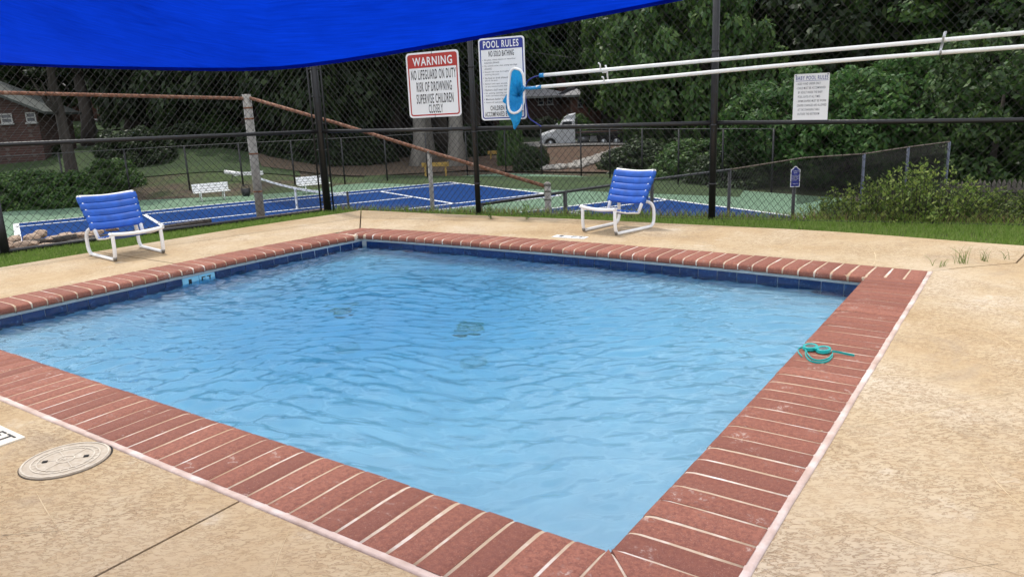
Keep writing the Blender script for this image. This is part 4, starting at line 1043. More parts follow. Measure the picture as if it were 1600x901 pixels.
# ================================================================== CHAIRS
def build_chair(label, loc, rz, group):
    t = thing('sand_chair', label, 'chair', loc, rz, group)
    W = .215; r = .0165
    # sled and rear arch: one bent tube
    path = []
    def leg(s):
        return [(.275, s*.205, .250), (.272, s*.207, .10), (.262, s*.208, .045), (.235, s*.210, .018), (.18, s*.212, .0165), (-.24, s*.222, .0165), (-.300, s*.224, .025), (-.332, s*.225, .060), (-.340, s*.225, .12),
                (-.335, s*.222, .20), (-.315, s*.205, .250), (-.285, s*.165, .270)]
    pts = leg(-1)+[(-.262, -.08, .280), (-.256, 0, .284), (-.262, .08, .280)]+leg(1)[::-1]
    MB().tube(list(smooth_path(pts, .025)), r, 10).build('sled_frame', 'white_frame', t, True)
    MB().tube(list(smooth_path([(.285, -.225, .266), (.280, -.21, .258), (.278, -.1, .246), (.278, 0, .242), (.278, .1, .246), (.280, .21, .258), (.285, .225, .266)], .03)), r, 10).build('front_bar', 'white_frame', t, True)
    b0, b1 = np.array([-.115, 0, .175]), np.array([-.325, 0, .575])
    for s in (-1, 1):
        MB().tube([b0+(0, s*.195, 0), b0+(b1-b0)*.3+(0, s*.205, 0), b1+(0, s*.228, 0)], r, 10).build('back_upright', 'white_frame', t, True)
        MB().tube([(.27, s*.190, .243), (.08, s*.190, .20), b0+(0, s*.195, 0)], .011, 8).build('seat_rail', 'white_frame', t, True)
    MB().tube(list(smooth_path([b1+(0, -.240, .004), b1+(-.004, -.225, .002), b1+(-.028, -.1, -.010), b1+(-.034, 0, -.014), b1+(-.028, .1, -.010), b1+(-.004, .225, .002), b1+(0, .240, .004)], .03)), r*1.08, 10).build('top_bar', 'white_frame', t, True)
    ax = (b1-b0)/np.linalg.norm(b1-b0); nn = np.array([ax[2], 0, -ax[0]])
    Lb = np.linalg.norm(b1-b0)
    def strap(c_fn, half, ax, nn, wfn, name='strap', th=.015, sagd=.022):
        """flattened loop of vinyl round both side tubes"""
        mb = MB(); ns = 12; prof = [(math.cos(a), math.sin(a)) for a in np.linspace(0, 2*math.pi, 12, endpoint=False)]
        for i in range(ns+1):
            v = -1+2*i/ns; c = c_fn(); sg = -sagd*max(0.0, 1-(v/.78)**2)
            e = th*(1 if abs(v) < .99 else .85)
            for px_, pz_ in prof:
                q = c+np.array([0, v*wfn, 0])+ax*half*np.sign(px_)*abs(px_)**.45+nn*(sg+e*np.sign(pz_)*abs(pz_)**.7)
                mb.v.append(tuple(q))
        for i in range(ns):
            for k in range(12): mb.f.append((i*12+k, i*12+(k+1) % 12, (i+1)*12+(k+1) % 12, (i+1)*12+k))
        mb.f += [tuple(range(11, -1, -1)), tuple(ns*12+k for k in range(12))]
        mb.build(name, 'strap', t, True)
    for k in range(5):
        s = .245+k*(.975-.245)/4.72+.055
        c = b0+(b1-b0)*s; strap(lambda c=c: c, .0375, ax, nn, .224+.034*s, th=.0215)
    sa = np.array([.385, 0, .068]); sa /= np.linalg.norm(sa); sn = np.array([-sa[2], 0, sa[0]])
    for k in range(5):
        c = np.array([-.085+.075*k, 0, .185+.0132*k]); strap(lambda c=c: c, .031, sa, sn, .200, th=.012, sagd=.02)
    for s in (-1, 1):
        MB().tube([(.262, s*.208, .040), (.262, s*.208, .030), (.255, s*.208, .012)], .0165, 8).build('foot_cap', 'galv', t, True)
    return t
def build_chairs():
    build_chair('blue strapped low chair on the deck in front of the middle fence', (5.075, 2.545, -.003), math.atan2(.105, -.515), 'blue strapped poolside chairs')
    build_chair('blue strapped low chair standing on the left deck', (2.075, 6.36, -.003), math.atan2(-.71, -.10), 'blue strapped poolside chairs').scale = (1.05, 1.08, 1.0)
build_chairs()

# ================================================================== GOGGLES
def build_goggles():
    t = thing('swim_goggles', 'teal swimming goggles lying on the right brick edge', 'goggles', (2.02, -.12, .002))
    L0 = np.array([2.02, -.12, .002])
    def g(px, py, z=0.0): return onz(px, py, z+.002)-L0
    def loop(c, rx, ry, h, n=18):
        cx = g(*c); ax = g(c[0]+1, c[1]+.18)-g(*c); ax /= np.linalg.norm(ax); ay = np.array([-ax[1], ax[0], 0])
        return [cx+ax*rx*math.cos(2*math.pi*k/n)+ay*ry*math.sin(2*math.pi*k/n)+np.array([0, 0, h]) for k in range(n)], ax, ay, cx
    for c in ((1266, 545.5), (1286.5, 549.5)):
        pts, ax, ay, cx = loop(c, .029, .040, .016)
        mb = MB(); mb.tube(pts, .0062, 8, closed=True); mb.build('eye_cup', 'teal', t, True)
        pts2 = [p-np.array([0, 0, .009]) for p in pts]; MB().tube([cx+(p-cx)*1.04 for p in pts2], .006, 6, closed=True).build('gasket', 'teal', t, True)
        MB().add([p+np.array([0, 0, .002]) for p in pts], [tuple(range(len(pts)))]).build('lens', 'lens', t)
    MB().tube(list(smooth_path([g(1273, 545, .018), g(1276, 544, .022), g(1280, 545.5, .018)], .01)), .005, 8).build('nose_bridge', 'teal', t, True)
    def flat(pts, name, wz=.008):
        P = smooth_path(pts, .008); mb = MB()
        for i, q in enumerate(P):
            d = P[min(i+1, len(P)-1)]-P[max(i-1, 0)]; d /= np.linalg.norm(d)+1e-9; s = np.array([-d[1], d[0], 0])*.0016
            for a in (-1, 1):
                for z in (0, wz): mb.v.append(tuple(q+s*a+np.array([0, 0, z])))
        for i in range(len(P)-1):
            o = i*4; mb.f += [(o, o+1, o+5, o+4), (o+2, o+6, o+7, o+3), (o+1, o+3, o+7, o+5), (o, o+4, o+6, o+2)]
        mb.f += [(0, 2, 3, 1), (len(P)*4-4, len(P)*4-3, len(P)*4-1, len(P)*4-2)]
        return mb.build(name, 'teal', t)
    flat([g(1259, 547, .006), g(1258, 552), g(1260, 559), g(1267, 565), g(1280, 567.5), g(1293, 565), g(1300, 559), g(1301, 553, .006)], 'strap')
    flat([g(1260, 549, .010), g(1262, 555, .003), g(1270, 562, .003), g(1282, 564, .003), g(1294, 561, .003), g(1300, 555, .008)], 'strap')
    flat([g(1259, 545, .010), g(1252, 544, .004), g(1247, 547), g(1248, 552), g(1253, 558)], 'strap_tail')
    flat([g(1300, 550, .012), g(1310, 551.5, .006), g(1322, 554, .001), g(1335, 556.5)], 'strap_tail', .011)
build_goggles()

# ================================================================== SHADE SAIL
def build_sail():
    t = thing('shade_sail', 'large royal blue fabric shade sail stretched overhead', 'shade sail')
    fr = [(-900, 40, 2.3), (-400, 80, 2.3), (0, 98.5, 2.25), (190, 105, 2.1), (380, 107.5, 1.98), (480, 101, 1.96), (600, 83.5, 1.94), (750, 57, 1.92), (900, 29, 1.9), (1050, 0, 1.88), (1300, -52, 1.85)]
    F = smooth_path([at(*q) for q in fr], .12); n = len(F)
    bl = np.array([-6.0, 1.6, 2.7]); br = np.array([-1.6, -4.6, 2.9]); K = 70; V = []; Fq = []
    for j in range(K+1):
        v = j/K
        for i in range(n):
            u = i/(n-1); bk = bl+(br-bl)*u; q = F[i]*(1-v)+bk*v
            q[2] += .22*math.sin(math.pi*v)*(.6+.4*u)+.045*math.sin(9*u+30*v)*min(1, v*14)+.018*math.sin(31*u+70*v+2*math.sin(5*u))*min(1, v*14)+.006*math.sin(60*u+110*v)*min(1, v*14)
            V.append(q)
    for j in range(K):
        for i in range(n-1):
            a = j*n+i; Fq.append((a, a+1, a+n+1, a+n))
    link('canopy', fast_mesh('canopy', np.array(V), np.array(Fq), 'sail', True), t)
    # second layer of cloth sewn over the corner
    Fc = []
    for j in range(1, K):
        for i in range(n-1):
            u, v = i/(n-1), j/K
            if v > .055+(u-.41)*.42+.008*math.sin(40*u) and u < .72: a = j*n+i; Fc.append((a, a+1, a+n+1, a+n))
    link('corner_patch', fast_mesh('corner_patch', np.array(V)+np.array([0, 0, .02]), np.array(Fc), 'sail', True), t)
    MB().tube([q+np.array([0, 0, -.001]) for q in F], .006, 6).build('edge_hem', 'sail', t, True)
build_sail()

# ================================================================== GRASS AND WEEDS
def blades(name, xy, hmin, hmax, m, wd=.004, zf=None, lean=.5):
    n = len(xy); a = RNG.uniform(0, 2*np.pi, n); h = RNG.uniform(hmin, hmax, n); ln = RNG.uniform(.1, lean, n)*h; b = RNG.uniform(0, 2*np.pi, n)
    z0 = np.full(n, -.05) if zf is None else zf(xy)
    wv = np.stack([np.cos(a), np.sin(a), np.zeros(n)], -1)*wd*RNG.uniform(.6, 1.3, n)[:, None]
    lv = np.stack([np.cos(b), np.sin(b), np.zeros(n)], -1)*ln[:, None]
    P = np.stack([xy[:, 0], xy[:, 1], z0], -1)
    mid = P+lv*.35+np.array([0, 0, 1])*(h*.6)[:, None]; tip = P+lv+np.array([0, 0, 1])*h[:, None]
    V = np.stack([P-wv, P+wv, mid+wv*.7, mid-wv*.7, tip], 1).reshape(-1, 3)
    o = np.arange(n)[:, None]*5
    F = np.concatenate([o+np.array([0, 1, 2]), o+np.array([0, 2, 3]), o+np.array([3, 2, 4])], 0)
    return link(name, fast_mesh(name, V, F, m, False, 3), kind='stuff')
def scatter(poly, n):
    P = np.array(poly); lo, hi = P.min(0), P.max(0); out = []; cnt = 0
    while cnt < n:
        q = RNG.uniform(lo, hi, (n*2, 2)); ins = np.zeros(len(q), bool); j = len(P)-1
        for i in range(len(P)):
            c = ((P[i, 1] > q[:, 1]) != (P[j, 1] > q[:, 1])) & (q[:, 0] < (P[j, 0]-P[i, 0])*(q[:, 1]-P[i, 1])/(P[j, 1]-P[i, 1]+1e-12)+P[i, 0]); ins ^= c; j = i
        out.append(q[ins]); cnt += ins.sum()
    return np.concatenate(out)[:n]
def build_grass():
    left = [(5.30, 6.47), (3.86, 6.73), (2.69, 6.84), (1.73, 6.91), (0.2, 6.98), (-.6, 7.0), (-.6, 8.45), (1.6, 7.95), (3.4, 7.53), (5.28, 7.10), (5.38, 6.8)]
    right = [(5.34, 6.45), (5.43, 5.05), (5.59, 3.33), (5.65, 2.18), (5.70, .6), (5.53, -.9), (5.5, -2.5), (7.2, -2.5), (6.86, -.86), (6.32, 2.0), (5.74, 4.85), (5.32, 7.0)]
    a = scatter(left, 30000); b = scatter(right, 30000)
    zf = lambda q: np.full(len(q), -.055)
    o = blades('grass', np.concatenate([a, b]), .025, .062, 'leaf_grass', .0036, zf, .9)
    c = scatter([(5.30, 7.05), (5.74, 4.82), (6.30, 2.0), (6.86, -.86), (7.05, -.86), (6.5, 2.0), (5.95, 4.85), (5.5, 7.1)], 2500)
    blades('dry_grass', c, .05, .14, 'leaf_dry', .003, zf, .9)
    c = scatter([(5.30, 7.05), (5.74, 4.82), (6.30, 2.0), (6.86, -.86), (7.0, -.86), (6.42, 2.0), (5.85, 4.85), (5.4, 7.1)], 2600)
    blades('tall_grass', c, .04, .13, 'leaf_grass', .004, zf, .8)
    # weeds in the joint beside the right corner
    for (px, py, hh, k, lab) in ((1465, 421, .085, 9, 'small grass tuft growing from the deck joint touching the brick corner'), (1502, 417, .15, 16, 'tall grass tuft growing in the middle of the deck joint by the right corner'),
                                 (1537, 413, .10, 11, 'grass tuft at the right end of the row in the deck joint'), (1572, 411, .09, 4, 'lone sprig of grass in the deck joint at the right edge')):
        p = onz(px, py, -.03); mb = MB(); t = thing('grass_tuft', lab, 'weed', (p[0], p[1], -.01), group='weeds in the deck joint')
        for i in range(k):
            b = random.uniform(0, 6.28); h = hh*random.uniform(.45, 1.0); ln = h*random.uniform(.3, 1.0); x0, y0 = random.gauss(0, .022), random.gauss(0, .022)
            P = smooth_path([(x0, y0, -.01), (x0+.4*ln*math.cos(b), y0+.4*ln*math.sin(b), h*.65), (x0+ln*math.cos(b), y0+ln*math.sin(b), h)], .02)
            mb.tube(list(P), [max(.0006, .0022*(1-q/len(P))) for q in range(len(P))], 4)
        mb.build('blade', 'leaf_grass', t)
    # clover-like weeds climbing the fence foot
    for px, d, hh, lab in ((768, 8.75, .34, 'leafy green weed climbing the fence right of the middle post'), (823, 8.6, .30, 'leafy green weed in front of the old grey post')):
        q = at(px, 330, d); t = thing('weed', lab, 'weed', (q[0], q[1], -.08)); mb = MB(); ml = MB()
        for i in range(4):
            b = random.uniform(0, 6.28); top = np.array([.05*math.cos(b), .05*math.sin(b), hh*random.uniform(.5, 1)]); mb.tube([(0, 0, 0), top*.5, top], .003, 4)
            for k in range(9):
                c = top*random.uniform(.35, 1.02)+np.array([random.gauss(0, .02), random.gauss(0, .02), 0]); e = np.array([random.gauss(0, 1), random.gauss(0, 1), .3]); e /= np.linalg.norm(e); f = np.cross(e, (0, 0, 1.)); f /= np.linalg.norm(f)
                ml.add([c, c+e*.02+f*.014, c+e*.045, c+e*.02-f*.014], [(0, 1, 2, 3)])
        mb.build('stem', 'leaf_grass', t); ml.build('leaves', 'leaf_vine', t)
build_grass()

# ================================================================== TENNIS COURTS
ZC = -2.47
def sheet(name, poly, m, z, parent=None, kind=None):
    mb = MB(); mb.add([(x, y, z) for x, y in poly], [tuple(range(len(poly)))]); return mb.build(name, m, parent, kind=kind)
def build_courts():
    sheet('court_surface', [(5.5, 39.5), (12.9, 38.2), (20.9, 35.0), (27.0, 30.1), (31.1, 27.6), (34.6, 24.75), (33.9, 19.5), (30.6, 12.6), (28.9, 7.8), (27.8, 4.8), (24, 2.6), (19.5, 1.6), (11.5, 4.5), (10.0, 7.5), (8.6, 12.0), (6.0, 14.5), (2.0, 16)], 'court_green', ZC, kind='structure')
    def court(c_fr, u, v, lu, lv, lines, z):
        """c_fr far-right corner; u unit along the length, v unit along the width"""
        c = np.array(c_fr); u = np.array(u)/np.linalg.norm(u); v = np.array(v)/np.linalg.norm(v)
        Q = lambda a, b: tuple(c+u*lu*a+v*lv*b)
        sheet('court_blue_area', [Q(0, 0), Q(1, 0), Q(1, 1), Q(0, 1)], 'court_blue', z, kind='structure')
        mb = MB()
        def ln(a0, b0, a1, b1, w=.075):
            p, q = np.array(Q(a0, b0)), np.array(Q(a1, b1)); d = (q-p)/np.linalg.norm(q-p); nn = np.array([-d[1], d[0]])*w; p = p-d*w; q = q+d*w
            mb.add([(*(p-nn), z+.006), (*(q-nn), z+.006), (*(q+nn), z+.006), (*(p+nn), z+.006)], [(0, 1, 2, 3)])
        for s in lines: ln(*s)
        mb.build('court_lines', 'court_line', kind='structure')
        return Q
    s1 = 1.37/10.97; sv = 5.485/23.77
    std = [(0, 0, 1, 0), (0, 1, 1, 1), (0, 0, 0, 1), (1, 0, 1, 1, .1), (0, s1, 1, s1), (0, 1-s1, 1, 1-s1), (sv, s1, sv, 1-s1), (1-sv, s1, 1-sv, 1-s1), (sv, .5, 1-sv, .5)]
    u1 = (11.44-29.37, 32.54-24.75); v1 = (25.71-29.37, 15.56-24.75)
    Q = court((29.37, 24.75), u1, v1, math.hypot(*u1), math.hypot(*v1), std, ZC+.008)
    u2 = np.array([-.90, .44]); v2 = np.array([-.45, -.89])
    court((26.15, 11.8), u2, v2, 20.0, 10.0, std, ZC+.008)
    # net across the first court
    a = np.array(Q(.5, -.085)); b = np.array(Q(.5, 1.085))
    t = thing('tennis_net', 'black tennis net with white top tape across the left court', 'tennis net')
    for p in (a, b): post(p[0], p[1], ZC, ZC+1.09, .04, 'black_vinyl', t)
    n = 16; top = [(*(a+(b-a)*k/n), ZC+1.07-.155*4*(k/n)*(1-k/n)) for k in range(n+1)]
    mb = MB(); d = (b-a)/np.linalg.norm(b-a); nn = np.array([-d[1], d[0]])*.012
    for q in top: mb.v += [(q[0]-nn[0], q[1]-nn[1], q[2]), (q[0]+nn[0], q[1]+nn[1], q[2]), (q[0]+nn[0], q[1]+nn[1], q[2]-.085), (q[0]-nn[0], q[1]-nn[1], q[2]-.085)]
    for i in range(n): o = i*4; mb.f += [(o+k, o+4+k, o+4+(k+1) % 4, o+(k+1) % 4) for k in range(4)]
    mb.build('top_tape', 'sign_white', t)
    mb = MB(); Ln = np.linalg.norm(b-a); k = int(Ln/.075)
    for i in range(k+1):
        q = a+(b-a)*i/k; zt = np.interp(i/k, np.linspace(0, 1, n+1), [p[2] for p in top]); mb.tube([(q[0], q[1], ZC+.03), (q[0], q[1], zt-.07)], .0035, 3, caps=False)
    for j in range(13): mb.tube([(*(a+(b-a)*i/n), ZC+.04+(top[i][2]-ZC-.1)*j/13) for i in range(n+1)], .0035, 3, caps=False)
    mb.build('netting', 'black_wire', t, kind='stuff')
    c = (a+b)/2; MB().box((c[0]-.03, c[1]-.03, ZC), (c[0]+.03, c[1]+.03, ZC+.91)).build('center_strap', 'sign_white', t)
    # benches
    def bench(px, py, yaw, label):
        p = onz(px, py, ZC); t = thing('bench', label, 'bench', (p[0], p[1], ZC), yaw, 'white benches beside the courts')
        for k in range(3): MB().obox((0, -.30-.02*k, .50+.125*k), (.82, 0, 0), (0, .012, 0), (0, -.008, .052)).build('back_slat', 'white_frame', t)
        for k in range(3): MB().obox((0, -.12+.13*k, .42), (.82, 0, 0), (0, .055, 0), (0, 0, .014)).build('seat_slat', 'white_frame', t)
        for s in (-1, 1):
            MB().tube([(s*.52, .16, 0), (s*.52, .12, .40), (s*.52, -.22, .40)], .028, 6).build('leg', 'white_frame', t, True)
            MB().tube([(s*.52, -.30, 0), (s*.52, -.25, .40), (s*.52, -.35, .80)], .024, 6).build('back_leg', 'white_frame', t, True)
        return t
    yw = math.atan2(-.40, .917)+math.pi
    ang = math.atan2(u1[1], u1[0])
    bench(333, 313, ang, 'white slatted bench beside the left court, left of the grey fence post')
    bench(493, 301, ang+.05, 'white slatted bench behind the net, half hidden by the corner fence post')
    b3 = bench(393, 291, ang+.02, 'white slatted bench in deep shade behind the grey fence post')
    p = onz(362, 296, ZC); t = thing('court_roller', 'white foam court roller leaning in the shade by the left bench', 'roller', (p[0], p[1], ZC))
    o = np.array([p[0], p[1], ZC]); e1, e2 = at(350.5, 268.5, (p-CAM)@_fw)-o, at(376, 272, (p-CAM)@_fw)-o
    MB().tube([e1, e1+(e2-e1)*.02, e1+(e2-e1)*.98, e2], [.08, .11, .11, .08], 12).build('foam_roll', 'white_frame', t, True)
    mm = (e1+e2)/2; MB().tube([mm, (0, 0, .1), (0.1, 0, 0)], .02, 6).build('handle', 'black_vinyl', t, True)
    p = onz(385, 306, ZC); t = thing('ball_basket', 'small black basket on the court edge by the grey fence post', 'basket', (p[0], p[1], ZC))
    MB().tube([(0, 0, 0), (0, 0, .05), (0, 0, .36)], [.16, .19, .24], 12).build('tub', 'black_vinyl', t, True)
    MB().tube([(.22, 0, .34), (.2, 0, .5), (0, 0, .56), (-.2, 0, .5), (-.22, 0, .34)], .018, 6).build('handle', 'black_vinyl', t, True)
build_courts()

# ---- grounds beyond
def build_grounds():
    G = ground_xy
    def quad(p0, f0, p1, f1, p2, f2, p3, f3): return [G(p0, f0), G(p1, f1), G(p2, f2), G(p3, f3)]
    patch('lawn', quad(-250, 40, 460, 44, 440, 66, -320, 78), 'lawn', .05)
    patch('verge', quad(560, 42, 1160, 29, 1180, 36, 560, 47), 'lawn', .06)
    patch('dirt_bank', quad(690, 47.5, 1000, 41, 990, 61, 760, 63), 'clay', .10)
    patch('leaf_litter', quad(400, 45.5, 760, 47, 740, 60, 380, 62), 'soil', .07)
    patch('street', quad(560, 64, 1150, 62, 1190, 71, 520, 73), 'asphalt', .13)
    patch('street_lawn', quad(560, 74, 930, 72, 940, 92, 520, 96), 'lawn', .10)
    patch('driveway', quad(128, 78, 190, 78, 176, 92, 128, 92), 'concrete', .35)
    patch('driveway', quad(196, 78, 240, 78, 232, 84, 200, 84), 'concrete', .35)
    patch('yard_lawn', quad(100, 70, 330, 70, 320, 110, 100, 110), 'lawn', .18)
    patch('soil_strip', [(-.6, 8.5), (5.3, 7.13), (6.2, 8.2), (-.6, 9.9)], 'soil', .03)
build_grounds()

# ================================================================== VEGETATION
def leaf_cards(centres, radii, n_per, size, seed, flat=.6, updir=.35, pair=False):
    """leaf-sized diamonds scattered in clumps; returns verts, quads"""
    rng = np.random.default_rng(seed); C = np.repeat(centres, n_per, 0); Rr = np.repeat(radii, n_per, 0); n = len(C)
    d = rng.normal(size=(n, 3)); d /= np.linalg.norm(d, axis=1)[:, None]
    P = C+d*(rng.uniform(.25, 1, n)**.6)[:, None]*Rr[:, None]*np.array([1, 1, flat])
    out = d+rng.normal(size=(n, 3))*.6; out[:, 2] += updir; out /= np.linalg.norm(out, axis=1)[:, None]
    ax = np.cross(out, rng.normal(size=(n, 3))); ax /= np.linalg.norm(ax, axis=1)[:, None]; bx = np.cross(out, ax)
    s = size*rng.uniform(.6, 1.35, n)[:, None]
    V = np.stack([P-ax*s, P+bx*s*.55+out*s*.15, P+ax*s*1.1, P-bx*s*.55+out*s*.15], 1).reshape(-1, 3)
    F = np.arange(n*4).reshape(-1, 4); return V, F
def crown_mesh(name, m, seed, n_clump, n_leaf, leaf, clump=.26, shape='round', flat=.65):
    rng = np.random.default_rng(seed); c = []
    while len(c) < n_clump:
        q = rng.normal(size=3); q /= np.linalg.norm(q); r = rng.uniform(.35, 1)**.45
        if shape == 'round': p = q*r*np.array([1, 1, .95]); 
        elif shape == 'cone':
            z = rng.uniform(-1, 1); rr = (1-(z+1)/2)**.75*.95+.08; a = rng.uniform(0, 6.28); p = np.array([rr*math.cos(a)*r, rr*math.sin(a)*r, z])
        elif shape == 'dome': p = q*r; p[2] = abs(p[2])*1.0-.05
        elif shape == 'curtain':
            z = rng.uniform(-1, 1); a = rng.uniform(0, 6.28); rr = r*(1-.25*abs(z)); p = np.array([rr*math.cos(a), rr*math.sin(a), z])
        p = p*(1+.18*math.sin(3.1*p[0]+seed)*math.cos(2.7*p[1]+seed*2))
        c.append(p)
    c = np.array(c); rad = rng.uniform(.6, 1.25, n_clump)*clump
    V, F = leaf_cards(c, rad, n_leaf, leaf, seed+1, flat); return fast_mesh(name, V, F, m)
def trunk_mesh(name, m, seed, limbs=7, r=.06, top=.9, crown0=.35):
    """unit height trunk with limbs"""
    rd = random.Random(seed); mb = MB(); x = y = 0; P = []
    for k in range(9):
        z = k/8*top; P.append((x, y, z)); x += rd.gauss(0, .008); y += rd.gauss(0, .008)
    rs = [r*(1.5 if k == 0 else 1)*(1-.82*k/8) for k in range(9)]; mb.tube(P, rs, 9)
    for k in range(limbs):
        z = crown0+(top-crown0)*rd.random(); a = rd.uniform(0, 6.28); L0 = rd.uniform(.12, .26); i = min(8, int(z/top*8)); b = np.array(P[i])
        mb.tube([b, b+np.array([L0*.5*math.cos(a), L0*.5*math.sin(a), .04]), b+np.array([L0*math.cos(a), L0*math.sin(a), .13])], [rs[i]*.5, rs[i]*.35, rs[i]*.1], 5)
    return mb.mesh(name, m, True)
CR = {}; TK = {}
def build_veg_meshes():
    for i in range(3): CR['wood%d' % i] = crown_mesh('crown', 'leaf_wood', 20+i, 190, 110, .048, .23)
    for i in range(2): CR['mid%d' % i] = crown_mesh('crown', 'leaf_mid', 40+i, 200, 130, .040, .22)
    CR['cone0'] = crown_mesh('crown', 'leaf_wood', 50, 170, 100, .045, .18, 'cone')
    for i in range(2): CR['vine%d' % i] = crown_mesh('crown', 'leaf_vine', 60+i, 260, 80, .046, .19, 'round', .7)
    CR['curtain0'] = crown_mesh('crown', 'leaf_mid', 70, 240, 80, .045, .18, 'curtain', .9)
    CR['hedge0'] = crown_mesh('foliage', 'leaf_mid', 80, 220, 110, .042, .20, 'dome')
    CR['hedge1'] = crown_mesh('foliage', 'leaf_wood', 81, 220, 110, .042, .20, 'dome')
    for i in range(3): TK['bark%d' % i] = trunk_mesh('trunk', 'bark', 90+i)
    TK['bark_pale0'] = trunk_mesh('trunk', 'bark_pale', 95, 5, .05, .95, .5)
build_veg_meshes()
def tree(px, f, H, R, key, label, tkey=None, crown0=.22, group=None, rtr=1.0, name='tree', zoff=0.0, ry=1.0):
    x, y = ground_xy(px, f); z = float(terrain_z(x, y))-.1+zoff
    H = min(H, f*random.uniform(.215, .245)+1.25-z)
    t = thing(name, label, 'tree', (x, y, z), random.uniform(0, 6.28), group)
    tk = TK[tkey or random.choice(['bark0', 'bark1', 'bark2'])]
    o = link('trunk', tk, t); o.scale = (H*rtr, H*rtr, H)
    hc = H*(1-crown0)/2; c = link('crown', CR[key], t, (0, 0, H*crown0+hc)); c.scale = (R, R*ry, hc); c.rotation_euler = (0, 0, random.uniform(0, 6.28))
    return t
def bush(px, f, R, h, key, label, group=None, name='bush', zoff=0):
    x, y = ground_xy(px, f); z = float(terrain_z(x, y))-.1+zoff; t = thing(name, label, 'bush', (x, y, z), random.uniform(0, 6.28), group)
    o = link('foliage', CR[key], t); o.scale = (R, R, h)
    mb = MB()
    for k in range(5):
        a = k*1.26; mb.tube([(0, 0, 0), (R*.25*math.cos(a), R*.25*math.sin(a), h*.4), (R*.5*math.cos(a), R*.5*math.sin(a), h*.7)], [.05, .035, .01], 5)
    mb.build('stem', 'bark', t, True); return t
